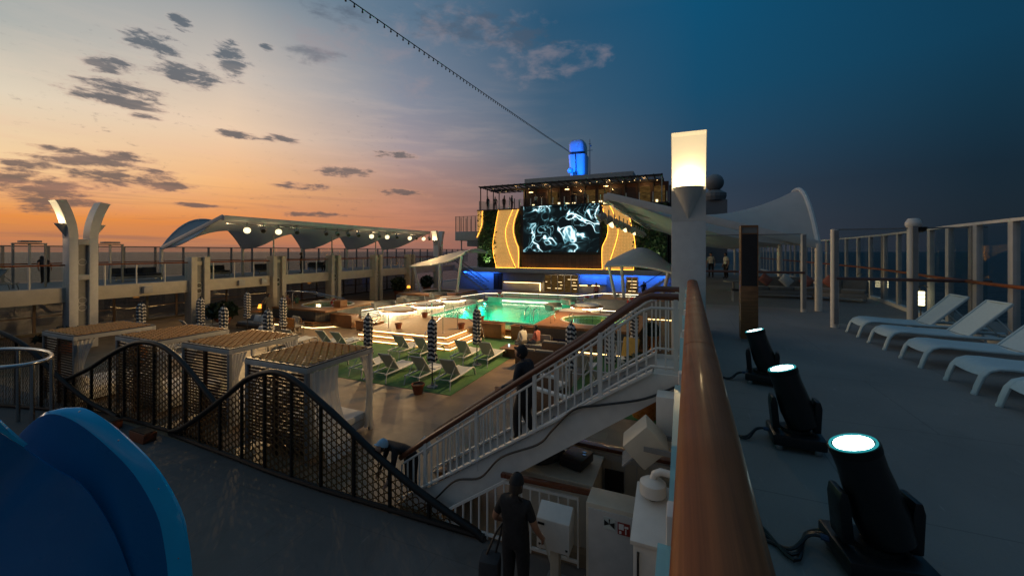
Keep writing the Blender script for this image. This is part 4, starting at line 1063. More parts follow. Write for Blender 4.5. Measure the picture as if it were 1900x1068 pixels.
RL = ['white sun lounger on the side deck, first of the row beside the glass screen','white sun lounger on the side deck, second from the glass screen','white sun lounger on the side deck, third from the glass screen','white sun lounger on the side deck, fourth from the glass screen','white sun lounger on the side deck, nearest to the viewer at the picture edge']
spread(lg, [(4.48,y,0,z,l) for y, z, l in zip((11.12,9.97,8.68,7.39,6.36),(0,2,0,-1,1),RL)], 'white loungers along the right side deck')
lp = make_lounger(sling, white, 52)
PL = [(-7.76,12.85,-88,'lounger on green turf right of the nearest striped umbrella'),(-8.92,12.75,-92,'lounger on green turf left of the nearest striped umbrella, beside terracotta pot'),
 (-10.3,12.6,-90,'lounger on turf just behind the right curtain of the nearest cabana'),(-11.55,12.7,-90,'lounger on turf half hidden behind the nearest cabana roof corner'),
 (-7.75,15.8,-90,'lounger on turf by the glowing steps, right of the spiral striped umbrella'),(-8.85,15.7,-90,'lounger on turf by the glowing steps, left of the spiral striped umbrella'),
 (-10.9,15.5,-90,'lounger on turf in front of the glowing steps, right one of the left pair'),(-12.0,15.45,-90,'lounger on turf in front of the glowing steps, left one of the left pair'),
 (-15.3,14.9,-90,'lounger on turf with a crumpled towel, above the nearest cabana roof'),(-16.3,14.9,-90,'lounger on turf left of the one with a crumpled towel'),
 (-18.0,14.4,-88,'lounger seen between two lit cabana roofs, foot pointing to the pool'),(-19.0,14.2,-92,'lounger with upright back beside the striped umbrella left of the lit cabana'),
 (-13.4,11.9,-90,'lounger seen through the gap between the second cabana and the nearest cabana roof, right one'),(-14.5,11.8,-90,'lounger seen through the gap between the second cabana and the nearest cabana roof, left one'),
 (-22.0,12.0,-100,'lounger with white back behind the third cabana roof'),(-23.6,11.4,-80,'lounger with white back left behind the third cabana roof'),(-25.6,13.9,-100,'lounger with pale back by the left pillars behind the lit umbrella'),
 (-20.4,9.9,-150,'lounger with curved feet seen under the farthest left cabana roof'),
 (-22.3,27.4,-30,'far lounger with raised back left of the pool, nearest of the far row'),(-22.9,28.6,-30,'far lounger left of the pool, second of the far row'),(-24.2,30.6,-35,'far lounger left of the pool beside the potted plant'),(-24.9,33.4,-40,'far lounger left of the pool under the far pillar'),
 (-2.3,13.6,-100,'white lounger under the stairs on the right green turf'),(-3.5,15.4,-95,'pale lounger glimpsed through the stair balusters'),(-1.3,15.9,-85,'lounger on right turf glimpsed through the upper stair balusters'),(-2.4,18.3,-85,'lounger beyond the stairs beside the right hot tub corner')]
spread(lp, [(x,y,PZ,a,l) for x,y,a,l in PL], 'sling loungers on the pool deck')
def towel(x, y, z):
    m = MB(); rows = []; rnd = random.Random(4)
    for i in range(13): rows.append([(x-.28+.56*j/10, y-.5+1.0*i/12, z+.05*abs(sin(i*1.1+j*.7))+.03*rnd.random()+(.12*math.exp(-((i-6)**2+(j-5)**2)/9))) for j in range(11)])
    return m.sheet(rows, .01).build('towel', slingw, smooth=True, ang=80)
tag(towel(-15.3,15.3,PZ+.36), 'crumpled pale towel lying on a lounger above the nearest cabana roof', 'towel')
tag(MB().box(-9.0,-8.72,12.9,13.25,PZ+.345,PZ+.37).build('folded_towel', fabw, bevel=.008), 'small folded white towel on the lounger left of the nearest umbrella', 'towel')

# ---- closed striped umbrella
def make_umbrella(h=2.46):
    t = thing('closed_umbrella', 'umbrella', 'umbrella')
    MB().tube([(0,0,.03),(0,0,h)], .022, 8).build('pole', darkp, t, smooth=True)
    MB().lathe([(.20,0),(.20,.04),(.05,.07),(.03,.2)], (0,0,0), 16).build('base', greyp, t, smooth=True)
    wob = lambda a, z: 1+.20*sin(8*a+z*1.3)
    MB().lathe([(.03,h-.02),(.10,h-.10),(.15,h-.22),(.155,h-.55),(.145,h-.95),(.15,h-1.12),(.105,h-1.22),(.16,h-1.32),(.175,h-1.45),(.14,h-1.56),(.03,h-1.5)], (0,0,0), 48, wob=wob).build('canopy', stripe, t, smooth=True, ang=75)
    MB().tube([(.115*cos(a),.115*sin(a),h-1.215) for a in [2*PI*i/16 for i in range(16)]], .014, 6, True).build('strap', fabw, t)
    MB().ball((0,0,h+.03),.04,6).build('finial', darkp, t, smooth=True)
    return t
um = make_umbrella()
UL = [(-8.21,11.98,20,'closed striped umbrella between the two nearest loungers on turf'),(-10.94,11.75,70,'closed striped umbrella behind the right corner of the nearest cabana roof'),(-8.04,15.04,120,'closed spiral striped umbrella in front of the wooden planter box'),
 (-15.93,11.32,10,'closed striped umbrella right behind the lit second cabana'),(-19.37,14.6,55,'closed tall striped umbrella near the standing people at left hot tub'),(-23.63,15.52,95,'closed striped umbrella under the balcony in front of the lit windows'),
 (-23.1,12.74,30,'closed striped umbrella in front of the first plain pillar'),(-18.51,11.12,80,'closed striped umbrella directly behind the third cabana roof'),(-23.46,10.42,45,'closed striped umbrella behind the farthest left cabana roof'),
 (-3.4,13.0,20,'closed striped umbrella seen through the middle of the stair balusters'),(-2.3,14.2,75,'closed striped umbrella seen through the upper stair balusters'),(-1.9,18.0,110,'closed striped umbrella beyond the stair handrail by the right hot tub')]
spread(um, [(x,y,PZ,a,l) for x,y,a,l in UL], 'closed striped umbrellas')

# ---- pots and planters
def pot(x, y, z, r, lab, plant=None, mt=None, nm='flower_pot', h=None):
    t = thing(nm, lab, 'pot', (x,y,z), 'terracotta pots'); h = h or r*1.65
    MB().lathe([(r*.68,0),(r*.95,h*.8),(r*1.08,h*.8),(r*1.1,h),(r*.95,h),(r*.9,h*.86)], (x,y,z), 20).build('pot_body', mt or terra, t, smooth=True)
    MB().lathe([(r*.93,h*.88),(.01,h*.9)], (x,y,z), 16).build('soil', soil, t)
    if plant:
        m = MB(); rnd = random.Random(int(abs(x*100)))
        for i in range(plant[0]):
            a = rnd.uniform(0,2*PI); q = rnd.random()**.6; u = rnd.uniform(-.9,1.); rr_ = plant[1]*q
            c = Vector((x+rr_*cos(a)*math.sqrt(1-u*u*.8), y+rr_*sin(a)*math.sqrt(1-u*u*.8), z+h+plant[2]*.5+plant[2]*.5*u))
            s = rnd.uniform(.05,.13)*plant[3]; d = Vector((rnd.uniform(-1,1),rnd.uniform(-1,1),rnd.uniform(-.2,1))).normalized(); e = d.orthogonal().normalized()
            m.add([c-d*s, c-e*s*.45, c+d*s, c+e*s*.45], [(0,1,2,3)])
        m.build('foliage', leafd, t)
    return t
pot(-8.27,11.23,PZ,.21,'terracotta pot standing alone on tan deck below the nearest umbrella')
pot(-14.54,17.95,ZP,.19,'terracotta pot at the left front corner of the sand platform')
pot(-15.4,21.6,ZP,.20,'terracotta pot at the back of the platform against the lit island')
pot(-11.25,19.2,ZP,.20,'terracotta pot beside the spiral umbrella on the platform edge')
pot(-11.4,21.9,ZP,.18,'terracotta pot at the pool edge right of the spiral umbrella')
for i, (x, y, r, h, p, lab, mt) in enumerate([
  (-26.9,33.2,.45,.8,(420,.8,1.3,2.2),'big bushy potted plant between the fourth and fifth left pillars',terra),
  (-26.8,38.0,.42,.8,(360,.75,1.2,2.2),'big bushy potted plant beside the far left sail',terra),
  (-26.6,15.9,.45,.7,(420,.85,.9,2.2),'dark bushy potted plant right of the first plain pillar',terra),
  (-27.2,9.2,.42,.55,(380,1.0,.5,2.2),'low dark potted plant at the foot of the winged column',terra),
  (-22.0,9.6,.48,1.15,None,'tall orange urn seen beneath the farthest left cabana roof',orangepot),
  (-1.0,12.3,.52,1.05,(300,.6,.7,2.2),'glossy orange urn with dark plant on turf under the stair landing',orangepot),
  (-1.35,20.6,.34,.75,(160,.4,.5,2),'orange urn glimpsed behind the top of the stairs',orangepot)]):
    pot(x, y, PZ, r, lab, p, mt, 'plant_urn', h)
def planter(x0, x1, y0, y1, h, lab):
    t = thing('wooden_planter', lab, 'planter', ((x0+x1)/2,(y0+y1)/2,PZ), 'wooden planter boxes round the platform')
    MB().box(x0,x1,y0,y1,PZ+.06,PZ+h-.04).build('box', teak, t, bevel=.01)
    m = MB(); m.box(x0-.03,x1+.03,y0-.03,y0+.12,PZ+h-.04,PZ+h).box(x0-.03,x1+.03,y1-.12,y1+.03,PZ+h-.04,PZ+h).box(x0-.03,x0+.12,y0+.12,y1-.12,PZ+h-.04,PZ+h).box(x1-.12,x1+.03,y0+.12,y1-.12,PZ+h-.04,PZ+h); m.build('rim', teak, t)
    MB().box(x0+.12,x1-.12,y0+.12,y1-.12,PZ+h-.1,PZ+h-.06).build('soil', soil, t)
    for x in (x0+.06,x1-.06):
        for y in (y0+.06,y1-.06): MB().box(x-.03,x+.03,y-.03,y+.03,PZ,PZ+.06).build('foot', darkp, t)
planter(-20.7,-18.95,18.9,19.5,.85,'wooden planter box beside the left hot tub corner')
planter(-18.4,-16.7,18.7,19.3,.62,'wooden planter box behind the umbrella at the platform left end')
planter(-10.75,-9.1,19.85,20.4,.85,'wooden planter box behind the spiral umbrella')
planter(-8.6,-6.85,20.0,20.48,.80,'wooden planter box left of the blue tiled hot tub')
tag(MB().box(-21.5,-20.9,19.9,20.5,-1.9,-1.45).build('wooden_box', teak, bevel=.015), 'orange brown wooden box standing on the left hot tub rim', 'box')
lifebuoy(-21.9,20.3,-1.66,.22,'small red lifebuoy leaning beside the wooden box on left hot tub rim')
# ---- stainless handrails
def hoop_rail(pts, lab, r=.024):
    t = thing('handrail', lab, 'handrail', pts[0], 'stainless handrails round the pool')
    MB().tube(pts, r, 8).build('tube', steel, t, smooth=True)
    for p in (pts[0], pts[-1]): MB().lathe([(.05,0),(.05,.02),(.03,.03)], (p[0],p[1],p[2]-.01), 10).build('floor_flange', steel, t)
def arc_rail(x, y0, z0, y1, z1, lab):
    h = .88; hoop_rail([(x,y0,z0),(x,y0,z0+h-.12),(x,y0+.06,z0+h-.03),(x,y0+.5*(y1-y0),(z0+z1)/2+h),(x,y1-.16,z1+h),(x,y1-.04,z1+h-.03),(x,y1,z1+h-.14),(x,y1,z1)], lab)
arc_rail(-15.2,16.2,PZ+.0,17.9,ZP,'bent steel handrail on the steps behind the left umbrella')
arc_rail(-11.6,16.3,PZ+.0,17.9,ZP,'bent steel handrail on the steps behind the nearest umbrella')
hoop_rail([(-11.55,19.3,ZP),(-11.55,19.3,ZP+.8),(-11.45,19.3,ZP+.88),(-11.3,19.3,ZP+.86),(-9.9,19.2,PZ+.66),(-9.8,19.2,PZ)],'bent steel handrail on the right side of the platform')
for k, (x, y) in enumerate([(-14.3,22.2),(-13.6,22.2),(-15.9,22.5),(-15.9,23.1)]):
    hoop_rail([(x,y,ZP),(x,y,ZP+.65),(x-.08,y+.12,ZP+.74),(x-.3,y+.5,ZP+.66),(x-.36,y+.6,ZP-.2)], 'steel grab rail at the back left edge of the platform, %s from the right' % ('second','first','third','fourth')[k], .02)
ld = thing('pool_ladder', 'stainless pool ladder with arched rails at the right end of the pool', 'ladder', (-8.6,23.2,ZP))
for x in (-8.9,-8.35): MB().tube([(x,22.9,ZP-.05),(x,22.9,ZP+.55),(x,23.05,ZP+.72),(x,23.5,ZP+.80),(x,23.8,ZP+.7),(x,23.9,ZP+.3),(x,23.9,ZP-.8)], .024, 8).build('rail', steel, ld, smooth=True)
for z in (-.2,-.5): MB().box(-8.9,-8.35,23.85,23.95,ZP+z,ZP+z+.03).build('rung', steel, ld)
for k, pts in enumerate([[(-24.6,18.7,-1.9),(-24.6,18.7,-.95),(-24.45,18.75,-.84),(-23.2,19.2,-.84),(-22.0,20.0,-1.3),(-21.9,20.05,-1.9)],[(-23.9,18.7,-1.9),(-23.9,18.7,-.98),(-23.8,18.75,-.88),(-22.8,19.4,-.88),(-21.2,20.5,-1.38),(-21.1,20.5,-1.9)]]):
    hoop_rail(pts, ('left','right')[k]+' one of two long steel handrails over the left hot tub', .028)
for k, x in enumerate((-6.3,-5.3,-3.4,-2.9)): hoop_rail([(x,19.9 if k < 3 else 20.4,zt),(x,19.9 if k < 3 else 20.4,zt+.5),(x+.06,20.0 if k < 3 else 20.5,zt+.55),(x+.06,20.4 if k < 3 else 20.9,zt+.5),(x+.06,20.45 if k < 3 else 20.95,zt-.1)], 'thin dark grab rail on the right hot tub, %s from the left' % ordn[k], .018)
# ---- lounge furniture groups
def sofa(x, y, rz, L, lab, fab=None, group='lounge sofas', base=PZ, frame=None, cush=()):
    t = thing('sofa', lab, 'sofa'); fab = fab or fabg; fr = frame or wicker
    MB().box(-L/2,L/2,-.38,.38,.14,.30).build('seat_frame', fr, t, bevel=.01)
    for sx in (-1,1):
        for sy in (-1,1): MB().box(sx*(L/2-.06)-.025,sx*(L/2-.06)+.025,sy*.32-.025,sy*.32+.025,0,.14).build('leg', steel, t)
    n = max(1, round(L/.8))
    for i in range(n):
        x0 = -L/2+.04+(L-.08)*i/n; x1 = -L/2+.04+(L-.08)*(i+1)/n
        MB().box(x0+.01,x1-.01,-.36,.30,.30,.44).build('seat_cushion', fab, t, bevel=.035)
        MB().obox(((x0+x1)/2,.34,.60),(x1-x0-.02,.15,.42),(-.18,0,0)).build('back_cushion', fab, t, bevel=.05)
    MB().box(-L/2,L/2,.40,.46,.14,.72).build('backrest', fr, t, bevel=.01)
    t.location = (x,y,base); t.rotation_euler = (0,0,R(rz)); t['label'] = lab; t['group'] = group
    return t
sofa(-24.6,16.6,0,2.4,'long grey lounge sofa with white cushions under the left balcony')
sofa(-22.2,17.2,-15,1.0,'small grey lounge chair right of the long left sofa')
sofa(-26.4,15.2,60,1.6,'grey lounge sofa angled beside the first plain pillar')
def cushion(x, y, z, s, mt, lab, rz=0, tilt=.35, roll=0):
    t = MB(); rows = []
    for i in range(9):
        rows.append([((-1+2*j/8)*s*.5, 0, (-1+2*i/8)*s*.5) for j in range(9)])
    top = [[(p[0], -.09*s*2*(1-(p[0]/s*2)**2)**.7*(1-(p[2]/s*2)**2)**.7, p[2]) for p in r] for r in rows]
    bot = [[(p[0], .09*s*2*(1-(p[0]/s*2)**2)**.7*(1-(p[2]/s*2)**2)**.7+.004, p[2]) for p in r] for r in rows]
    n = 81; vs = [p for r in top for p in r]+[p for r in bot for p in r]; fs = []
    for i in range(8):
        for j in range(8):
            a = i*9+j; fs += [(a,a+1,a+10,a+9),(n+a,n+a+9,n+a+10,n+a+1)]
    for i in range(8): fs += [(i,n+i,n+i+1,i+1),(72+i,72+i+1,n+72+i+1,n+72+i),(i*9,(i+1)*9,n+(i+1)*9,n+i*9),(i*9+8,n+i*9+8,n+(i+1)*9+8,(i+1)*9+8)]
    t.add(vs, fs); o = t.build('cushion', mt, smooth=True, ang=80)
    o.location = (x,y,z); o.rotation_euler = (-tilt, R(roll), R(rz)); return tag(o, lab, 'cushion', 'loose cushions')
cushion(-24.2,16.5,PZ+.70,.48,fabw,'white cushion on the long left sofa, left one',8); cushion(-23.7,16.5,PZ+.68,.5,fabw,'white cushion on the long left sofa, right one',-10)
# pouf, wicker basket chair
tag(MB().lathe([(.25,0),(.42,.12),(.45,.25),(.40,.38),(.02,.42)], (-22.9,16.2,PZ), 20).build('pouf', fabw, smooth=True), 'round white pouf in front of the left lounge sofa', 'pouf')
tb = thing('side_table', 'low table with orange lamp under the left balcony behind striped umbrellas', 'table', (-26.7,18.4,PZ))
MB().lathe([(.55,.70),(.56,.72),(.56,.75),(.01,.75)], (-26.7,18.4,PZ), 20).build('tabletop', teak, tb, smooth=True)
MB().lathe([(.24,0),(.05,.03),(.04,.70)], (-26.7,18.4,PZ), 12).build('stem', darkp, tb)
def table_lamp(x, y, z, lab):
    t = thing('table_lamp', lab, 'lamp', (x,y,z), 'orange table lamps')
    MB().lathe([(.10,0),(.02,.03),(.02,.22)], (x,y,z), 10).build('stand', darkp, t)
    MB().lathe([(.20,.20),(.14,.46),(.12,.46),(.18,.20)], (x,y,z), 16).build('shade', lampsh, t, smooth=True)
table_lamp(-26.6,18.4,PZ+.75,'glowing orange lamp on the low table under the left balcony')
tag(MB().lathe([(.24,0),(.05,.03),(.04,.66),(.4,.68),(.4,.71)], (-27.0,35.0,PZ), 14).build('side_table', darkp), 'dark table under the orange lamp near the fifth pillar', 'table')
table_lamp(-27.0,35.0,PZ+.71,'glowing orange lamp far back by the fifth left pillar')
# directors chair (gold backed) at the left tub
dc = thing('armchair', 'canvas backed armchair in front of the lit step of the left hot tub', 'chair', (-21.0,16.6,PZ))
for sx in (-.36,.36):
    for sy in (-.3,.3): MB().bar((-21+sx,16.6+sy,PZ),(-21+sx,16.6+sy,PZ+(.62 if sy > 0 else .95)),.04).build('leg', steel, dc)
    MB().bar((-21+sx,16.25,PZ+.62),(-21+sx,16.95,PZ+.62),.05).build('arm', steel, dc)
MB().box(-21.34,-20.66,16.3,16.9,PZ+.40,PZ+.48).build('seat', fabg, dc, bevel=.02)
MB().box(-21.34,-20.66,16.28,16.32,PZ+.42,PZ+.95).build('backrest', weave, dc)
# grey lounge set behind the stairs where two people sit
for i, (x, y, rz, L, lab) in enumerate([(-5.6,15.9,180,1.7,'grey lounge sofa seen from behind above the stair handrail, nearer one'),(-5.1,17.6,180,1.5,'grey lounge sofa seen from behind above the stair handrail, farther one'),(-6.6,18.0,0,1.7,'dark wicker sofa where two people sit by the tub')]):
    sofa(x, y, rz, L, lab)
ct = thing('coffee_table', 'low wicker coffee table with tray near the seated people', 'table', (-7.2,17.0,PZ))
MB().box(-7.7,-6.7,16.6,17.4,PZ+.36,PZ+.42).build('tabletop', wicker, ct); MB().box(-7.6,-6.8,16.7,17.3,PZ,PZ+.36).build('base', wicker, ct)
tag(MB().lathe([(.04,0),(.045,.12),(.03,.12)], (-7.4,17.0,PZ+.42), 10).build('drinking_glass', emit('glass_glint', (.75,.9,1), 1.2)), 'small bright glass glinting on the wicker coffee table', 'glass')  # glint painted as emission over the whole glass
for i, (x, y, rz) in enumerate([(-3.4,11.4,160),(-4.3,12.9,170)]): sofa(x, y, rz, 1.5, 'white lounge sofa glimpsed through the %s stair balusters' % ('lower middle','middle')[i], fabw)
ac = thing('lit_chair', 'yellow lit lounge chair glimpsed through the upper stair balusters', 'chair', (-2.0,17.2,PZ))
MB().obox((-2.0,17.45,PZ+.75),(.7,.12,.9),(-.35,0,-.3)).build('backrest', pbr('golden_lit_fabric',(.5,.30,.06),.8), ac, bevel=.04)  # golden light on the backrest is put into its colour
MB().box(-2.4,-1.6,16.8,17.4,PZ+.2,PZ+.42).build('seat', fabw, ac, bevel=.04)
for x in (-2.3,-1.7): MB().box(x-.03,x+.03,16.85,17.35,PZ,PZ+.2).build('leg', darkp, ac)

# ================================================================== FOREGROUND: wave screen
def fy(x):
    K = [(-24,4.6),(-19.6,5.17),(-17.56,5.67),(-15.38,6.05),(-12.32,6.12),(-9.56,6.0),(-8.24,5.92),(-6.69,5.9),(-5.15,5.93),(-2.6,5.98)]
    for a, b in zip(K, K[1:]):
        if a[0] <= x <= b[0]: return a[1]+(b[1]-a[1])*(x-a[0])/(b[0]-a[0])
    return K[0][1] if x < K[0][0] else K[-1][1]
def hump(keys, x):
    keys = sorted(keys)
    for a in range(len(keys)-1):
        if keys[a][0] <= x <= keys[a+1][0]:
            p0 = keys[max(a-1,0)]; p1 = keys[a]; p2 = keys[a+1]; p3 = keys[min(a+2,len(keys)-1)]
            h = p2[0]-p1[0]; q = (x-p1[0])/h; m1 = (p2[1]-p0[1])/(p2[0]-p0[0])*h; m2 = (p3[1]-p1[1])/(p3[0]-p1[0])*h
            return (2*q**3-3*q*q+1)*p1[1]+(q**3-2*q*q+q)*m1+(-2*q**3+3*q*q)*p2[1]+(q**3-q*q)*m2
    return 0
def wave_screen(keys, lab, off, step, low=None):
    """keys: (x, height over deck) of the top rail; low(x): where a neighbour's rail already covers"""
    t = thing('wave_screen', lab, 'screen', (keys[0][0],fy(keys[0][0]),PZ), 'perforated wave screens')
    x0, x1 = keys[0][0], keys[-1][0]; n = 60
    F = lambda x: fy(x)+off
    MB().tube([(x0+(x1-x0)*i/n, F(x0+(x1-x0)*i/n), PZ+hump(keys, x0+(x1-x0)*i/n)) for i in range(n+1)], .065, 10).build('top_rail', blackm, t, smooth=True)
    bx = [x0+(x1-x0)*i/n for i in range(n+1)]
    MB().tube([(x, F(x), PZ+.06) for x in bx], .055, 8).build('bottom_rail', blackm, t, smooth=True)
    x = x0+step*.6
    while x < x1-.1:
        z = hump(keys, x)
        if z > .15: MB().bar((x,F(x),PZ),(x,F(x),PZ+z),.045,.06).build('post', blackm, t)
        x += step
    m = MB(); p = .150; r0, r1 = .0770, .057; k = 0; S = 10
    x = x0+.05
    while x < x1-.03:
        ztop = hump(keys, x)-.06; z = .12+(p*.5 if k % 2 else 0); nn = 0
        if ztop < .12+p*.5+.03: z = 9
        while z < ztop-.03:
            y = F(x)+.0014*((k-(nn-k//2)) % 3); nn += 1; vs = []
            for i in range(S):
                a = 2*PI*i/S; vs += [(x+r0*cos(a),y-.004,PZ+z+r0*sin(a)),(x+r1*cos(a),y-.004,PZ+z+r1*sin(a)),(x+r0*cos(a),y+.004,PZ+z+r0*sin(a)),(x+r1*cos(a),y+.004,PZ+z+r1*sin(a))]
            fs = []
            for i in range(S):
                a = i*4; b = ((i+1) % S)*4; fs += [(a,b,b+1,a+1),(a+2,a+3,b+3,b+2),(a+1,b+1,b+3,a+3),(a,a+2,b+2,b)]
            m.add(vs, fs); z += p
        x += p*.866; k += 1
    m.build('perforated_panel', bronze, t)
wave_screen([(-22.4,.5),(-21.2,1.9),(-20.0,2.36),(-18.99,2.11),(-18.37,1.77),(-17.56,1.18),(-16.66,.68),(-15.8,.30),(-14.9,.10)], 'dark perforated wave screen at far left behind the steel ring', .0, .95)
wave_screen([(-17.35,.90),(-16.22,1.38),(-15.38,1.84),(-14.28,2.24),(-13.63,2.33),(-13.0,2.29),(-12.3,2.06),(-11.53,1.68),(-10.5,1.10)], 'dark perforated wave screen with middle hump in front of the second and third cabanas', .10, .72)
wave_screen([(-12.4,.10),(-11.9,.27),(-10.81,.88),(-9.91,1.44),(-9.07,1.96),(-8.47,2.17),(-8.02,2.24),(-7.52,2.15),(-6.66,1.76),(-5.95,1.37),(-5.3,.99),(-4.56,.62),(-3.77,.30),(-3.05,.06)], 'dark perforated wave screen with near hump sloping down to the foot of the stairs', .0, .86)
def trough(x, y, lab):
    t = thing('planter_box', lab, 'planter', (x,y,PZ), 'small planters at the wave screens')
    MB().prism([(x-.30,PZ),(x+.30,PZ),(x+.36,PZ+.24),(x-.36,PZ+.24)], y-.14, y+.14, 'y').build('box', terra, t, bevel=.01)
    MB().box(x-.33,x+.33,y-.12,y+.12,PZ+.24,PZ+.26).build('soil', soil, t)
trough(-14.5,5.75,'small terracotta trough planter at the foot of the wave screen, left one'); trough(-12.75,5.7,'small terracotta trough planter at the foot of the wave screen, right one')

# ---- water slide
sl = thing('water_slide', 'big glossy blue water slide flume filling the lower left corner', 'water slide', (-7.6,2,PZ))
RIM = [(-8.05,2.22,-1.06),(-7.8,2.33,-.71),(-7.64,2.40,-.47),(-7.41,2.49,-.25),(-7.22,2.57,-.20),(-6.96,2.68,-.32),(-6.64,2.82,-.61),(-6.31,2.96,-.99),(-6.05,3.07,-1.49),(-5.96,3.11,-1.91),(-5.91,3.13,-2.39),(-5.90,3.13,-3.0)]
def dense(P, k=4):
    out = []
    for i in range(len(P)-1):
        p0 = Vector(P[max(i-1,0)]); p1 = Vector(P[i]); p2 = Vector(P[i+1]); p3 = Vector(P[min(i+2,len(P)-1)])
        for j in range(k):
            q = j/k; out.append(.5*((2*p1)+(-p0+p2)*q+(2*p0-5*p1+4*p2-p3)*q*q+(-p0+3*p1-3*p2+p3)*q**3))
    out.append(Vector(P[-1])); return out
RD = dense(RIM); CC = Vector((-8.3,1.3,0))
def inward(p, d, dz):
    w = Vector((CC.x-p.x, CC.y-p.y, 0)); w.normalize(); return Vector((p.x+w.x*d, p.y+w.y*d, p.z+dz))
rows_r = []; rows_w = []
for p in RD:
    rows_r.append([inward(p,-.03,-.16),inward(p,-.025,-.03),inward(p,0,0),inward(p,.10,.012),inward(p,.20,0),inward(p,.225,-.03)])
    rows_w.append([inward(p,.215,-.02)]+[inward(p,.22+1.05*(1-cos(a)), -.03-min(1.25,p.z+3.2)*sin(a)) for a in [PI/2*i/8 for i in range(9)]]+[inward(p,1.6,-min(1.3,p.z+3.2))]+[Vector((CC.x,CC.y,-2.5)).lerp(inward(p,1.6,-min(1.3,p.z+3.2)), q) for q in (.66,.33,.02)])
MB().sheet(rows_r, .03).build('rim', slider, sl, smooth=True, ang=50)
MB().sheet(rows_w, .03).build('flume', slideb, sl, smooth=True, ang=50)
ow_ = [[inward(p,-.03,-.05), inward(p,.05,-.5), inward(p,.35,-1.1), inward(p,.8,-1.5)] for p in RD[8:]]
MB().sheet(ow_, .03).build('outer_shell', slider, sl, smooth=True)
def dpx(px, py, zc):
    u = (px-950)/739*zc; h = 1.85-(py-466)/739*zc
    return Vector((u*cos(YAW)-zc*sin(YAW), zc*cos(YAW)+u*sin(YAW), h))
NR = dense([dpx(-150,650,4.2),dpx(-60,735,4.4),dpx(0,786,4.55),dpx(58,834,4.75),dpx(110,868,4.85),dpx(160,900,4.95),dpx(215,985,5.02),dpx(262,1110,5.05)], 5)
n_ = Vector((.55,-.35,0)); f_ = Vector((-.5,-.85,0))
k = len(NR)-1
kj = int(.42*k)+1
MB().sheet([[p+Vector((.04,.06,.0))*max(.1,1-i/(.40*k)), p+Vector((.0,.0,.012)), p+f_*(.17*max(0,1-i/(.40*k))+.012)+Vector((0,0,-.01))] for i, p in enumerate(NR[:kj])], .03).build('joint_rim', slider, sl, smooth=True)
MB().sheet([[p+f_*(.17*max(0,1-i/(.40*k))+.012)+Vector((0,0,-.02)), p+f_*.4+Vector((.05,0,-.5)), p+f_*.62+Vector((.25,0,-1.0)), p+f_*.95+Vector((.4,0,-1.35))] for i, p in enumerate(NR)], .03).build('near_flume', slideb, sl, smooth=True)
for i in (10,18,24,30,38):
    MB().ball(tuple(inward(RD[i],.10,.014)), .018, 6).build('rim_bolt', steel, sl, smooth=True)
for i in (14, 34): MB().tube([inward(RD[i],.0,.006), inward(RD[i],.1,.02), inward(RD[i],.215,.0), inward(RD[i],.24,-.15)], .010, 6).build('seam_flange', slideb, sl)
MB().tube([(-7.2,2.0,PZ),(-7.2,2.0,-1.6)], .12, 12).build('support_post', greyp, sl)
# ---- stainless ring rail
hr = thing('ring_rail', 'looped stainless guard rail on posts at the left edge, in front of wave screen', 'guard rail', (-17,4.9,PZ))
cx, cy = -16.4, 4.35
ring = [(cx+1.6*cos(a), cy+.75*sin(a), -.93) for a in [2*PI*i/40 for i in range(40)]]
MB().tube(ring, .05, 10, True).build('ring', steel, hr, smooth=True)
for a in (5,-50,60,130,200,270):
    x, y = cx+1.6*cos(R(a)), cy+.75*sin(R(a)); MB().tube([(x,y,PZ),(x,y,-.95)], .045, 10).build('post', steel, hr, smooth=True)
MB().tube([(cx+1.03,cy-.575,-1.95),(cx+.93,cy-.62,-1.95),(cx+.93,cy-.62,-2.6),(cx+1.03,cy-.575,-2.6)], .03, 8).build('handle', steel, hr, smooth=True)

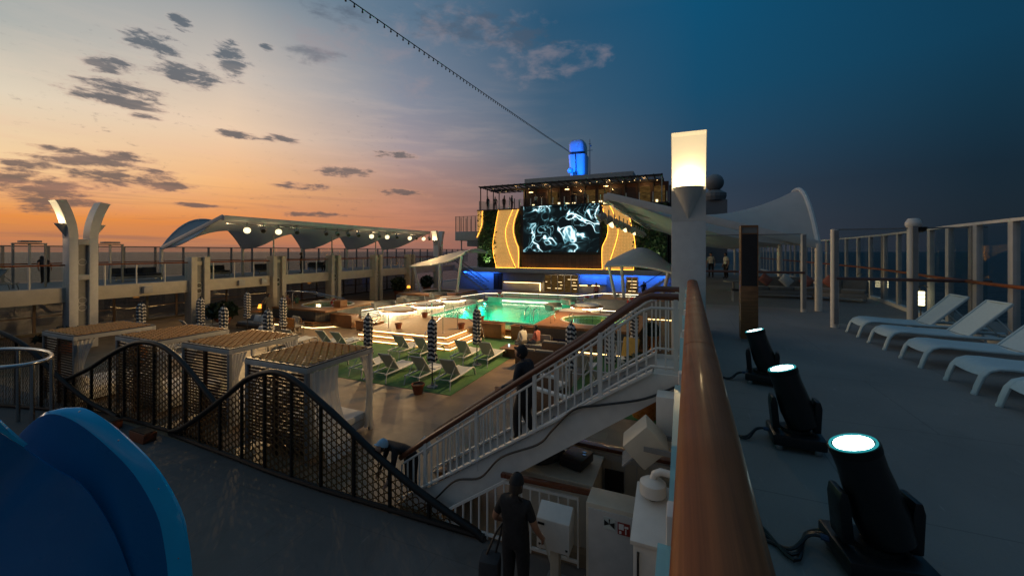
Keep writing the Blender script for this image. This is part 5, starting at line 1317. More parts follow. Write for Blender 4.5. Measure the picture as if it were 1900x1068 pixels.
# ---- near staircase
YN, YF = 6.2, 7.4
st = thing('staircase', 'white staircase with wooden handrails descending left to the pool deck', 'staircase', (-2.4,6.8,PZ))
XT, XB = -.40, -4.62; NS = 16; RUN = (XT-XB)/NS; RISE = 3.0/NS
zs = lambda x: (x-XT)*(3.0/(XT-XB))
for i in range(NS):
    x1 = XT-RUN*i; MB().box(x1-RUN-.03,x1,YN+.03,YF-.03,-RISE*(i+1)-.04,-RISE*(i+1)).build('tread', greyp, st)
MB().box(XT,.0,YN,YF,-.12,-.002).build('landing', offwhite, st)
for y in (YN,YF):
    MB().prism([(XT,.06),(0,.06),(0,-.34),(XT+.06,-.34),(XB+.48,-2.995),(XB-.42,-2.995)], y-.02, y+.02, 'y').build('stringer', white, st)
    MB().prism([(XT,.07),(XT,.11),(XB-.36,-2.87),(XB-.40,-2.93)], y-.07, y+.07, 'y').build('stringer_flange', white, st)
    top = lambda x, h: (x, y, zs(x)+h)
    xe = -4.98
    MB().tube([(-.04,y,1.19),(XT-.02,y,1.19),(XT-.16,y,1.13)]+[(x,y,zs(x)+1.17) for x in (-1.5,-3,-4.3)]+[(xe,y,zs(xe)+1.14)], .042, 10, flat=1.25).build('handrail', rail_x, st, smooth=True)
    MB().tube([(-.04,y,1.02),(XT-.02,y,1.02),(XT-.16,y,.96)]+[(x,y,zs(x)+1.0) for x in (-1.5,-3,-4.3,xe+.08)], .022, 6).build('upper_rail', white, st, smooth=True)
    MB().tube([(-.04,y,.16),(XT-.02,y,.16)]+[(x,y,zs(x)+.2) for x in (-.8,-2,-4.3)], .02, 6).build('lower_rail', white, st, smooth=True)
    x = -.08; k = 0
    while x > -4.95:
        zb = .12 if x > XT else zs(x)+.08
        zb = max(zb, PZ); zt_ = 1.18 if x > XT-.02 else zs(x)+1.0
        if k % 8 == 0: MB().box(x-.028,x+.028,y-.028,y+.028,zb,zt_+.14 if x < XT else zt_).build('newel', white, st)
        else: MB().box(x-.012,x+.012,y-.012,y+.012,zb,zt_).build('baluster', white, st)
        x -= .135; k += 1
cab_ = dense([(.0,YN-.09,-.02),(-.5,YN-.09,-.30),(-1.1,YN-.09,-.48),(-1.55,YN-.09,-.62),(-1.9,YN-.09,-1.0),(-2.15,YN-.09,-1.28),(-2.8,YN-.09,-1.62),(-3.2,YN-.09,-2.05),(-3.7,YN-.09,-2.22),(-4.1,YN-.1,-2.62),(-4.5,YN-.1,-2.95)], 6)
tag(MB().tube(cab_, .018, 6).build('cable', black, smooth=True), 'black cable draped along the outside of the white staircase', 'cable')

# ---- under the stairs
ur = thing('guard_railing', 'white guard railing with wooden top rail under the stairs, behind the standing man', 'railing', (-2.5,6.0,PZ))
MB().bar((-2.75,6.0,-1.84),(-.35,6.0,-1.76),.09,.07).build('top_rail', rail_x, ur, bevel=.015)
MB().bar((-2.7,6.0,-1.95),(-1.45,6.0,-1.93),.04,.04).bar((-2.7,6.0,-1.95),(-3.95,6.0,-2.8),.04,.04).bar((-3.95,6.0,-2.9),(-1.45,6.0,-2.9),.04,.04).build('frame', white, ur)
for i in range(17):
    x = -1.46-i*.155; z = -1.95 if x > -2.7 else -1.95-(-2.7-x)*.68
    MB().box(x-.013,x+.013,5.985,6.015,-2.98 if i % 5 == 0 else -2.9,z).build('baluster', white, ur)
pw = thing('panel_wall', 'cream panelled bar wall with wooden rail and small window under the stairs', 'wall', (-1.1,7.55,PZ))
MB().box(-2.4,.03,7.55,7.65,PZ,-1.9).build('panelling', cream, pw)
for i in range(11): MB().box(-2.3+i*.22,-2.285+i*.22,7.535,7.55,PZ,-1.95).build('batten', offwhite, pw)
MB().bar((-2.4,7.6,-1.83),(.03,7.6,-1.87),.16,.07).build('top_rail', rail_x, pw, bevel=.015)
MB().box(-1.32,-.98,7.50,7.535,-2.62,-2.2).build('window', darkp, pw)
MB().box(-2.4,.03,7.50,7.55,-2.02,-1.92).build('moulding', offwhite, pw)
co = thing('counter', 'cream counter with bag and case on it under the stairs', 'counter', (-2.1,6.9,PZ))
MB().box(-2.75,-1.35,6.45,7.4,PZ,-1.98).build('cabinet', cream, co, bevel=.01)
MB().box(-2.78,-1.32,6.42,7.43,-1.97,-1.93).build('worktop', cream, co, bevel=.008)
bg = MB(); bg.lathe([(.05,-.02),(.36,.0),(.42,.12),(.34,.26),(.15,.34),(.02,.35)], (-2.4,6.95,-1.92), 18, sx=1.05, sy=.8, wob=lambda a, z: 1+.1*sin(3*a+z*9))
tag(bg.build('duffel_bag', fabdk, smooth=True), 'black duffel bag lying on the cream counter under the stairs', 'bag')
cs = thing('equipment_case', 'flat black equipment case on the cream counter, right of the bag', 'case', (-1.75,7.0,-1.92))
MB().obox((-1.72,6.95,-1.82),(.42,.50,.16),(0,0,-.25)).build('case_body', black, cs, bevel=.02)
MB().obox((-1.60,7.05,-1.735),(.06,.05,.01),(0,0,-.25)).obox((-1.58,6.96,-1.735),(.06,.05,.01),(0,0,-.25)).build('latch', steel, cs)
cb = thing('control_box', 'white control box with sloped top on a pedestal behind the standing man', 'control box', (-1.7,5.6,PZ))
MB().prism([(5.48,-2.45),(5.78,-2.45),(5.78,-1.95),(5.70,-1.88),(5.48,-2.02)], -1.95, -1.46, 'x').build('housing', white, cb, bevel=.012)
MB().box(-1.93,-1.83,5.470,5.48,-2.10,-2.07).build('nameplate', black, cb)
for x in (-1.90,-1.5): MB().lathe([(.018,-.008),(.018,.008)], (x,5.476,-2.38), 8).build('bolt', darkp, cb)
MB().box(-1.77,-1.64,5.56,5.69,PZ,-2.45).build('pedestal', cream, cb, bevel=.01)
MB().box(-1.85,-1.56,5.48,5.77,PZ,PZ+.03).build('foot_plate', greyp, cb)
ca = thing('hose_cabinet', 'cream cabinet carrying two small safety signs beside the balustrade', 'cabinet', (-.85,5.6,PZ))
MB().box(-1.24,-.38,5.55,5.95,PZ+.06,-1.66).build('cabinet_body', cream, ca, bevel=.02)
MB().box(-1.20,-.40,5.53,5.55,PZ+.10,-1.72).build('door', offwhite, ca, bevel=.006)
sg1 = MB().box(-.99,-.83,5.520,5.528,-1.94,-1.78).build('valve_sign', pbr('pale_sign',(.45,.50,.48),.5), ca)
m = MB(); m.prism([(-.98,-1.90),(-.91,-1.865),(-.98,-1.82)], 5.514, 5.5195, 'y').prism([(-.84,-1.92),(-.91,-1.865),(-.84,-1.835)], 5.514, 5.5195, 'y').box(-.915,-.905,5.514,5.5195,-1.865,-1.82); m.lathe([(.01,-.001),(.01,.001)], (0,0,0), 3); m.v = m.v[:-6]; m.f = [f for f in m.f if max(f) < len(m.v)]; m.m = m.m[:len(m.f)]
m.box(-.918,-.902,5.514,5.5195,-1.825,-1.80); m.build('valve_symbol', black, sg1)
sg2 = MB().box(-.80,-.64,5.520,5.528,-1.97,-1.81).build('hose_sign', pbr('dimmed_red_sign',(.22,.02,.012),.5), ca)  # sign red darkened in colour for the dark spot it hangs in
MB().box(-.785,-.72,5.514,5.5195,-1.90,-1.825).box(-.71,-.66,5.514,5.5195,-1.87,-1.845).box(-.70,-.685,5.514,5.5195,-1.95,-1.88).box(-.78,-.75,5.514,5.5195,-1.955,-1.92).build('hose_symbol', white, sg2)
wb = thing('junction_box', 'large white steel box with sloping lid hung below the handrail at bottom', 'box', (-.3,4.7,-1.6))
MB().prism([(4.35,-2.6),(5.05,-2.6),(5.05,-.98),(4.40,-1.15),(4.35,-1.2)], -.47, -.06, 'x').build('box_body', white, wb, bevel=.012)
MB().prism([(4.33,-1.22),(5.08,-.99),(5.08,-.95),(4.32,-1.17)], -.50, -.05, 'x').build('lid', white, wb, bevel=.006)
for z in (-1.6,-2.2): MB().box(-.16,-.11,4.325,4.35,z-.05,z+.05).build('latch', steel, wb)
MB().tube([(-.42,4.335,-1.28),(-.42,4.322,-1.32),(-.42,4.322,-2.5),(-.42,4.335,-2.55)], .012, 6).build('hinge_rod', black, wb)
wb2 = thing('junction_box', 'small white box below the stair landing, above the loudspeaker', 'box', (-.2,6.0,-.5))
MB().box(-.32,-.02,5.75,6.05,-.80,-.12).build('box_body', white, wb2, bevel=.012)
MB().box(-.325,-.32,5.78,6.02,-.77,-.15).build('door', offwhite, wb2)
sp = thing('loudspeaker', 'square cream loudspeaker tilted down on a wall bracket beside the stairs', 'loudspeaker', (-.4,5.5,-.6))
o = MB().obox((-.44,5.45,-.62),(.38,.42,.42),(0,R(45),R(6))).build('cabinet', cream, sp, bevel=.025)
MB().obox((-.585,5.43,-.765),(.03,.38,.38),(0,R(45),R(6))).build('grille', greyp, sp, bevel=.01)
for yy in (5.24,5.68): MB().bar((-.44,yy,-.62),(-.0,yy,-.64),.03,.06).build('bracket', greyp, sp)
dm = thing('dome_camera', 'white dome security camera on a curved arm below the loudspeaker', 'camera', (-.3,4.9,-.8))
MB().tube([(-.02,4.9,-.70),(-.14,4.9,-.70),(-.22,4.9,-.69),(-.29,4.9,-.73),(-.31,4.9,-.80)], .042, 10).build('arm', white, dm, smooth=True)
MB().lathe([(.05,-.78),(.10,-.80),(.145,-.83),(.15,-.95),(.13,-.97),(.02,-.97)], (-.31,4.9,0), 20).build('housing', white, dm, smooth=True)
MB().lathe([(.01,-1.03),(.06,-1.02),(.09,-.97)], (-.31,4.9,0), 16).build('dome', black, dm, smooth=True)
MB().lathe([(.10,-.02),(.10,.02)], (-.02,4.9,-.70), 12).build('wall_plate', white, dm)

# ---- moving head lights on the side deck
tealring = emit('teal_lens_ring', (.05,.55,.62), .5)
def make_head():
    t = thing('moving_head_light', 'light', 'stage light')
    MB().box(-.21,.21,-.19,.19,.05,.15).build('base', black, t, bevel=.02)
    for x in (-.15,.15):
        for y in (-.13,.13): MB().lathe([(.035,0),(.035,.05)], (x,y,0), 10).build('foot', steel, t)
    MB().lathe([(.12,.15),(.12,.18)], (0,0,0), 16).build('turntable', blackm, t)
    for s in (-1,1): MB().prism([(s*.16-.03,.17),(s*.16+.03,.17),(s*.175+.025,.40),(s*.175+.01,.46),(s*.175-.025,.46),(s*.175-.035,.40)], -.075, .075, 'y').build('yoke_arm', black, t, bevel=.012)
    ax = Vector((-.30,.04,.95)).normalized(); c = Vector((0,0,.40))
    MB().tube([c-ax*.22,c-ax*.20,c-ax*.05,c+ax*.20,c+ax*.31], [.10,.125,.14,.122,.125], 20).build('head', black, t, smooth=True, ang=35)
    MB().tube([c+ax*.29,c+ax*.335], .128, 20).build('lens_rim', blackm, t, smooth=True)
    MB().tube([c+ax*.334,c+ax*.340], .096, 24).build('lens', cyanlens, t, smooth=True)
    u_ = ax.orthogonal().normalized(); v_ = ax.cross(u_)
    MB().tube([c+ax*.338+(u_*cos(2*PI*i/28)+v_*sin(2*PI*i/28))*.112 for i in range(28)], .007, 6, True).build('lens_ring', tealring, t)
    return t
spread(make_head(), [(1.03,2.95,0,8,'black stage light with bright white lens, nearest to the viewer'),(.99,4.55,0,0,'black stage light with bright lens, middle of the row of lights'),(1.05,6.55,0,-10,'black stage light farthest up the side deck, by the wooden totem')], 'stage lights along the side deck')
for i, (x, y) in enumerate([(1.03,2.95),(.99,4.55),(1.05,6.55)]):
    t = thing('cable', 'black cables running from the %s stage light to the balustrade' % ('nearest','middle','farthest')[i], 'cable', (x-.3,y,0), 'stage light cables')
    for j in range(3 if i == 0 else 2):
        o = j*.05; MB().tube(dense([(x-.19,y+.02+o,.11),(x-.30,y+.04+o,.10-.03*j),(x-.42,y-.03-o,.025),(x-.60,y+.03+o*2,.014),(x-.85,y-.05+o,.014)],5), .011, 6).build('cable_strand', black, t, smooth=True)
    MB().tube([(x-.20,y+.02,.11),(x-.25,y+.03,.11)], .018, 8).build('plug', clothblu, t)
# ---- wooden totem with black speaker
to = thing('speaker_totem', 'tall slim totem, wood below and black speaker cloth above, on the side deck', 'totem', (1.27,9.5,0))
MB().box(1.12,1.42,9.38,9.66,0,.06).build('plinth', greyp, to)
MB().box(1.115,1.425,9.37,9.67,.06,1.14).build('wood_base', teak, to, bevel=.008)
MB().box(1.131,1.409,9.372,9.66,1.14,2.20).build('speaker_cloth', black, to)
for x in (1.115,1.409): MB().box(x,x+.016,9.37,9.67,1.14,2.38).build('wood_frame', teak, to)
MB().box(1.131,1.409,9.37,9.67,2.34,2.38).box(1.131,1.409,9.37,9.67,2.20,2.22).build('wood_crosspiece', teak, to)
MB().box(1.131,1.409,9.385,9.66,2.22,2.34).build('label_panel', fabg, to)
# ---- lanterns on the outer wall
for i, (x, y) in enumerate([(5.98,13.95),(6.72,20.3)]):
    t = thing('lantern', 'glowing white lantern at the foot of the right windscreen, %s one' % ('nearer','farther')[i], 'lantern', (x-.16,y,.3), 'lanterns along the right windscreen')
    MB().lathe([(.075,.42),(.075,.80)], (x-.16,y,0), 14).build('shade', emit('lantern_glow%d' % i, (1.0,.80,.44), 4.5), t, smooth=True)
    for z in (.40,.50,.60,.70,.80): MB().tube([(x-.16+.082*cos(a),y+.082*sin(a),z) for a in [2*PI*k/14 for k in range(14)]], .009, 5, True).build('band', darkp, t)
    MB().tube([(x-.16,y,.8),(x-.20,y,.92),(x-.10,y,.96),(x-.02,y,.9)], .012, 6).build('hook', darkp, t)
    MB().tube([(x-.16,y,0),(x-.16,y,.41)], .014, 6).build('stake', darkp, t)
sofa(3.6,19.0,4,2.6,'long grey outdoor sofa with scatter cushions beyond the glass screen',fabg,base=0,frame=greyp)
sofa(5.5,18.6,-22,1.5,'grey outdoor sofa right of the white canopy pole',fabg,base=0,frame=greyp)
cushion(3.15,19.05,.70,.42,pinkf,'coral cushion on the deck sofa, left one',8,.35,42); cushion(3.85,19.0,.68,.44,fabw,'pale grey cushion in the middle of the deck sofa',0,.5,46); cushion(4.55,19.15,.68,.40,pinkf,'coral cushion on the right end of the deck sofa',-6,.35,40); cushion(5.2,18.75,.70,.38,pinkf,'coral cushion on the sofa right of the white pole',-22,.3,35)
tag(MB().lathe([(.28,0),(.05,.03),(.04,.42),(.42,.44),(.42,.48)], (2.2,21.0,0), 16).build('side_table', greyp), 'grey side table left of the deck sofa', 'table')
bs = thing('bar_stool', 'dark stool with open legs beyond the glass screen', 'stool', (1.9,16.8,0))
MB().box(1.7,2.1,16.6,17.0,.40,.46).build('seat', darkp, bs, bevel=.01)
for x in (1.73,2.07):
    for y in (16.63,16.97): MB().bar((x,y,0),(x,y,.40),.035).build('leg', offwhite, bs)
# ================================================================== PEOPLE
def stand():
    J = {'pel':(0,0,.95),'sp':(0,.0,1.10),'ch':(0,-.01,1.30),'nk':(0,-.015,1.47),'hb':(0,.005,1.54),
         'hl':(-.095,0,.90),'kl':(-.105,.02,.50),'al':(-.11,-.03,.09),'tl':(-.125,.15,.035),
         'hr':(.095,0,.90),'kr':(.105,.02,.50),'ar':(.11,-.03,.09),'tr':(.125,.15,.035),
         'sl':(-.175,-.01,1.41),'el':(-.245,-.05,1.13),'wl':(-.255,.06,.89),'ml':(-.255,.09,.81),
         'sr':(.175,-.01,1.41),'er':(.245,-.05,1.13),'wr':(.255,.06,.89),'mr':(.255,.09,.81)}
    return {k: Vector(v) for k, v in J.items()}
RAD = {'pel':(.150,.112),'sp':(.142,.105),'ch':(.158,.115),'nk':(.056,.056),'hb':(.060,.062),'hl':(.100,.102),'kl':(.070,.070),'al':(.052,.054),'tl':(.042,.030),
       'hr':(.100,.102),'kr':(.070,.070),'ar':(.052,.054),'tr':(.042,.030),'sl':(.068,.066),'el':(.046,.046),'wl':(.031,.028),'ml':(.040,.020),'sr':(.068,.066),'er':(.046,.046),'wr':(.031,.028),'mr':(.040,.020)}
EDG = [('pel','sp'),('sp','ch'),('ch','nk'),('nk','hb'),('pel','hl'),('hl','kl'),('kl','al'),('al','tl'),('pel','hr'),('hr','kr'),('kr','ar'),('ar','tr'),
       ('ch','sl'),('sl','el'),('el','wl'),('wl','ml'),('ch','sr'),('sr','er'),('er','wr'),('wr','mr')]
def rotp(J, names, c, ang, axis='x'):
    M = Matrix.Rotation(ang, 3, axis.upper()); c = Vector(c)
    for n in names: J[n] = c+M@(J[n]-c)
UP = ['sp','ch','nk','hb','sl','el','wl','ml','sr','er','wr','mr']
def person(label, loc, rz, J=None, shirt=clothblk, pants=clothblk, skn=skin, hairm=hair, hat=None, sleeves='short', head_tilt=0, head_turn=0, scale=1., shoe=shoes, group=None, bulk=1.06, hairlen=0, dz=None):
    J = J or stand(); t = thing('person', label, 'person', (0,0,0), group)
    me = bpy.data.meshes.new('sk'); names = list(J); idx = {n: i for i, n in enumerate(names)}
    me.from_pydata([J[n] for n in names], [(idx[a], idx[b]) for a, b in EDG], []); o = bpy.data.objects.new('sk', me); COL.objects.link(o)
    md = o.modifiers.new('s', 'SKIN'); md.use_smooth_shade = True; sd = o.modifiers.new('u', 'SUBSURF'); sd.levels = 2; sd.render_levels = 2
    for n in names:
        v = me.skin_vertices[0].data[idx[n]]; k = bulk if n in ('pel','sp','ch','hl','hr','sl','sr','kl','kr','al','ar') else 1
        v.radius = (RAD[n][0]*k, RAD[n][1]*k); v.use_root = n == 'pel'
    dg = bpy.context.evaluated_depsgraph_get(); ev = o.evaluated_get(dg); m2 = bpy.data.meshes.new_from_object(ev)
    vs = [v.co.copy() for v in m2.vertices]; fs = [tuple(p.vertices) for p in m2.polygons]
    bpy.data.objects.remove(o)
    segs = [(a, b, J[a], J[b]) for a, b in EDG]
    def near(p):
        best = None
        for a, b, A, B in segs:
            d = B-A; q = max(0, min(1, (p-A).dot(d)/d.dot(d))); r = (p-A-d*q).length/(.5*(RAD[a][0]+RAD[b][0]))
            if best is None or r < best[0]: best = (r, a, b, q)
        return best
    mi = []
    for f in fs:
        c = sum((vs[i] for i in f), Vector())/len(f); r, a, b, q = near(c)
        if b in ('tl','tr') or (b in ('al','ar') and q > .93): k = 3
        elif b in ('hl','hr','kl','kr','al','ar') : k = 2
        elif b == 'sp': k = 2 if q < .35 else 1
        elif b in ('ch','sl','sr'): k = 1
        elif b == 'nk': k = 1
        elif b in ('el','er'): k = 1 if (sleeves == 'long' or q < .62) and sleeves != 'none' else 0
        elif b in ('wl','wr'): k = 1 if sleeves == 'long' and q < .95 else 0
        else: k = 0
        mi.append(k)
    mb = MB(); mb.v = [tuple(v) for v in vs]; mb.f = fs; mb.m = mi
    # head with brow, nose, chin; ears; joined to the same body mesh
    hd = J['hb']-J['nk']; hc = J['hb']+hd.normalized()*.085
    Rm = Matrix.Rotation(R(head_turn),3,'Z')@Matrix.Rotation(R(-head_tilt),3,'X'); H = []; n, L = 20, 16; F = []
    def hp(v): return tuple(hc+Rm@Vector(v))
    for i in range(L+1):
        ph = PI*i/L; z = -cos(ph)*.118
        for j in range(n):
            a = 2*PI*j/n; r = sin(ph); x = r*cos(a)*.080; y = r*sin(a)*.099
            q = max(0, sin(a))
            if z < -.02: x *= 1-.30*min(1,(-z-.02)/.1); y = y*(1-.12*min(1,(-z-.02)/.1))+.012*q*min(1,(-z-.02)/.08)
            near_c = math.exp(-((a-PI/2)/.22)**2)
            y += near_c*.026*math.exp(-((z+.022)/.026)**2)*(r > .2)
            y -= .010*math.exp(-((abs(a-PI/2)-.38)/.16)**2)*math.exp(-((z-.008)/.016)**2)
            y += near_c*.006*math.exp(-((z+.062)/.010)**2)
            H.append((x,y,z))
    for i in range(L):
        for j in range(n): F.append((i*n+j,i*n+(j+1)%n,(i+1)*n+(j+1)%n,(i+1)*n+j))
    mb.mi = 0; mb.add([hp(v) for v in H], F)
    for s in (-1,1): mb.add([hp((s*(.073+.012*(k%2)),-.012+.022*cos(a),-.005+.032*sin(a))) for k in (0,1) for a in [2*PI*i/8 for i in range(8)]], [tuple(range(8)),tuple(range(8,16))]+[(i,(i+1)%8,8+(i+1)%8,8+i) for i in range(8)])
    # fingers
    for s in ('l','r'):
        w, h = J['w'+s], J['m'+s]; d = (h-w).normalized(); side = Vector((1,0,0)) if abs(d.x) < .8 else Vector((0,1,0))
        side = (side-d*side.dot(d)).normalized(); fwd = d.cross(side).normalized(); sgn = 1 if s == 'l' else -1
        acr = fwd*-sgn if False else fwd
        for k, ln in enumerate((.062,.075,.080,.070)):
            off = acr*(.030-.020*k); b0 = h+off+d*.012; bend = side*(.016*sgn)
            mb.tube([b0-d*.03, b0+d*ln*.45+bend*.35, b0+d*ln*.8+bend*1.0, b0+d*ln+bend*1.9], [.0095,.0092,.0085,.006], 6)
        b0 = w+d*.030+acr*.026; mb.tube([b0, b0+acr*.022+d*.025, b0+acr*.026+d*.055+side*(.01*sgn)], [.0115,.0105,.007], 6)
    body = mb.build('body', [skn, shirt, pants, shoe], t, smooth=True, ang=75)
    # hair
    def shell(zlim, k, front):
        V = []; Fh = []
        for i in range(9):
            ph = PI*(.5+.5*i/8) if False else 0
        m = MB(); rows = []
        for i in range(9):
            q = 1-cos(PI/2*i/8); row = []
            for j in range(21):
                a = 2*PI*j/20; low = zlim if sin(a) < .35 else front
                z = .118*k-(.118*k-low)*q; rr_ = math.sqrt(max(0, 1-(z/(.118*k+.004))**2)) if z > 0 else 1
                row.append(hp((cos(a)*.076*k*max(rr_,.03), sin(a)*.096*k*max(rr_,.03)-.004, z)))
            rows.append(row)
        return m.sheet(rows, .012)
    shell(-.055-hairlen, 1.07, .045).build('hair', hairm, t, smooth=True, ang=80)
    if hat:
        shell(.015, 1.22, .03).build('cap', hat, t, smooth=True, ang=80)
        m = MB(); rows = []
        for q in (0,.5,1): rows.append([hp((.070*sin(a)*(1-.1*q), .085*cos(a)+.075*q, .040-.018*q)) for a in [R(-75+15*i) for i in range(11)]])
        m.sheet(rows, .008).build('cap_brim', hat, t, smooth=True)
    # eyes and mouth
    for s in (-1,1):
        e = MB(); e.ball(hp((s*.030,.083,.006)), .010, 6); e.build('eye', hair, t)
    m = MB(); m.tube([hp((-.022,.091,-.060)),hp((0,.098,-.061)),hp((.022,.091,-.060))], .004, 5); m.build('mouth', pinkf, t)
    t.location = loc; t.rotation_euler = (0,0,R(rz)); t.scale = (scale,)*3
    return t
# 1 man in the foreground, seen from behind, left arm bent forward, right arm hanging to a pole
J = stand(); J['el'] = Vector((-.30,-.02,1.14)); J['wl'] = Vector((-.28,.16,1.00)); J['ml'] = Vector((-.26,.23,.98)); J['er'] = Vector((.27,.02,1.13)); J['wr'] = Vector((.31,.16,.92)); J['mr'] = Vector((.315,.21,.86))
person('person in black shirt and dark cap standing below the stairs, seen from behind', (-2.08,5.0,PZ), -2, J, clothblk, clothblk, skin, hat=clothblk, head_tilt=14, bulk=1.2, scale=1.03, hairlen=.03)
md_ = thing('broom', 'long wooden pole tool held low at the right hand of the man below the stairs', 'broom', (-1.6,5.3,PZ))
MB().tube([(-1.765,5.19,PZ+.98),(-1.60,5.28,PZ+.35),(-1.50,5.33,PZ+.04)], .014, 8).build('pole', cream, md_, smooth=True)
MB().obox((-1.48,5.34,PZ+.05),(.34,.10,.08),(0,0,.4)).build('head', greyp, md_, bevel=.02)
bp = thing('backpack', 'black backpack hanging at the left side of the man below the stairs', 'bag', (-2.5,4.85,PZ))
MB().obox((-2.48,5.02,PZ+.36),(.30,.26,.50),(.1,.05,.2)).build('pack', fabdk, bp, bevel=.08)
MB().tube([(-2.42,5.08,PZ+.60),(-2.37,5.16,PZ+.85),(-2.36,5.20,PZ+.97)], .016, 6).tube([(-2.52,5.0,PZ+.60),(-2.42,5.12,PZ+.88),(-2.36,5.20,PZ+.97)], .016, 6).build('strap', black, bp)
# 2 man walking down the stairs, looking down
J = stand(); rotp(J, UP, J['pel'], R(-9)); J['kl'] = Vector((-.105,.16,.56)); J['al'] = Vector((-.11,.12,.14)); J['tl'] = Vector((-.12,.29,.05)); J['kr'] = Vector((.105,.10,.52)); J['ar'] = Vector((.11,-.12,.16)); J['tr'] = Vector((.12,.05,.09))
J['el'] = Vector((-.27,.10,1.15)); J['wl'] = Vector((-.36,.32,1.05)); J['ml'] = Vector((-.36,.39,1.03)); J['er'] = Vector((.25,.02,1.11)); J['wr'] = Vector((.24,.22,.95)); J['mr'] = Vector((.235,.29,.92))
SM = person('person in dark jacket and black cap walking down the white stairs looking down', (-2.58,6.75,zs(-2.58)-.10), 82, J, clothnvy, clothblk, skin, hat=clothblk, sleeves='long', head_tilt=-28, head_turn=8, bulk=1.36, scale=1.02)
for i, (dz, w) in enumerate([(0,.15),(-.05,.11)]): pass
m = MB()
for k, (a, b, z) in enumerate([(-.10,-.07,1.33),(-.06,-.03,1.33),(-.02,.01,1.33),(.02,.05,1.33),(.06,.10,1.33),(-.06,-.01,1.27),(.0,.06,1.27)]): m.box(a,b,-.225,-.212,z-.02,z+(.022 if k < 5 else .006))
o = m.build('back_print', clothgry, None); o.parent = SM
# 3 man bending at the foot of the stairs
J = stand(); rotp(J, UP, J['pel'], R(-62)); 
for s, sx in (('l',-1),('r',1)):
    J['e'+s] = J['s'+s]+Vector((sx*.05,.06,-.27)); J['w'+s] = J['e'+s]+Vector((0,.10,-.22)); J['m'+s] = J['w'+s]+Vector((0,.03,-.07))
person('person in black bending forward with white and blue cap at the foot of the stairs', (-4.98,6.55,PZ-.12), 150, J, clothblk, clothblk, skinp, hat=bluewht, sleeves='long', head_tilt=-20, bulk=1.2)
tag(MB().lathe([(.05,0),(.12,.0),(.10,.35),(.07,.36)], (-4.55,7.0,PZ), 12).build('bucket', orangepot, smooth=True), 'small orange topped bucket beside the person bending at the stairs', 'bucket')
pb = MB(); rnd = random.Random(9); rows = [[(-4.72+.16*cos(a)*(1-abs(q))+.02*rnd.random(), 6.62+.14*sin(a)*(1-abs(q)), PZ+.95+.22*q+.02*rnd.random()) for a in [2*PI*i/12 for i in range(13)]] for q in (-.95,-.6,-.2,.2,.6,.95)]
tag(pb.sheet(rows, .006).build('plastic_bag', fabw, smooth=True), 'crumpled white plastic bag tied to the lower stair railing', 'bag')
# 4 seated pair
def sit(lean=10):
    J = stand()
    for s, sx in (('l',-1),('r',1)):
        J['h'+s] = Vector((sx*.10,.02,.90)); J['k'+s] = Vector((sx*.13,.46,.93)); J['a'+s] = Vector((sx*.13,.46,.50)); J['t'+s] = Vector((sx*.14,.62,.45))
        J['e'+s] = Vector((sx*.25,.06,1.14)); J['w'+s] = Vector((sx*.18,.28,1.06)); J['m'+s] = Vector((sx*.14,.35,1.05))
    rotp(J, UP, J['pel'], R(-lean)); return J
person('seated person in white top on the wicker sofa, in front of the hot tub', (-6.95,17.75,PZ-.42), 60, sit(14), clothwht, clothgry, skinp, bulk=1.05, hairlen=.02, sleeves='long', head_tilt=-15, group='people seated by the tub')
person('seated person in rose top with dark hair bun, right of the one in white', (-6.35,18.0,PZ-.42), 75, sit(6), clothpnk, clothgry, skinp, hairlen=.08, sleeves='long', head_tilt=-12, group='people seated by the tub')
# 5 others
person('standing person with bare shoulders behind the tall striped umbrella at left', (-26.3,20.2,PZ), 180, None, skin, clothgry, skin, sleeves='none')
person('standing person in dark green top right of the tall striped umbrella', (-25.8,20.5,PZ), 100, None, clothgrn, clothblk, skin)
J = stand(); rotp(J, UP, J['pel'], R(-25)); 
person('person in grey leaning over the left end of the left hot tub', (-25.9,18.1,PZ+.34), -60, J, clothgry, clothblk, skin, hairlen=.05)
person('standing person in dark clothes on the left balcony behind its glass rail', (-29.5,23.9,0), 140, None, clothblk, clothblk, skin)
person('seated person on the left balcony right of the one standing', (-30.2,27.2,-.42), 90, sit(10), clothgry, clothblk, skin)
J = stand(); rotp(J, UP, J['pel'], R(-38)); person('dark person leaning on the rail just left of the winged column', (-33.9,10.6,0), 90, J, clothblk, clothblk, skin)
person('standing person in white shirt on the far side deck, left of two', (1.9,31.5,0), 170, None, clothwht, clothblk, skinp)
person('standing person in white shirt on the far side deck, right of two', (2.75,30.5,0), 120, None, clothwht, clothblk, skinp, bulk=1.2)
person('person in rose top standing beside the far right hot tub', (-7.0,35.5,PZ+.3), 160, None, clothpnk, clothblk, skin, hairlen=.06)
person('person in dark clothes standing at the far right stairs', (-3.6,43.0,PZ), 200, None, clothblk, clothblk, skin)
for i, (x, c, cn) in enumerate([(-23.3,clothblk,'black'),(-22.4,clothgry,'grey'),(-21.3,clothblk,'black'),(-19.9,clothblu,'blue'),(-16.8,clothwht,'white'),(-12.2,clothblk,'black'),(-10.5,clothgry,'grey'),(-7.5,clothblk,'black')]):
    person('person in %s on the far upper terrace, %s from the left' % (cn, ordn[i]), (x,46.6+.35*(i%3),7.2), 170+30*(i % 4), None, c, clothblk, skin, group='people on the upper terrace')
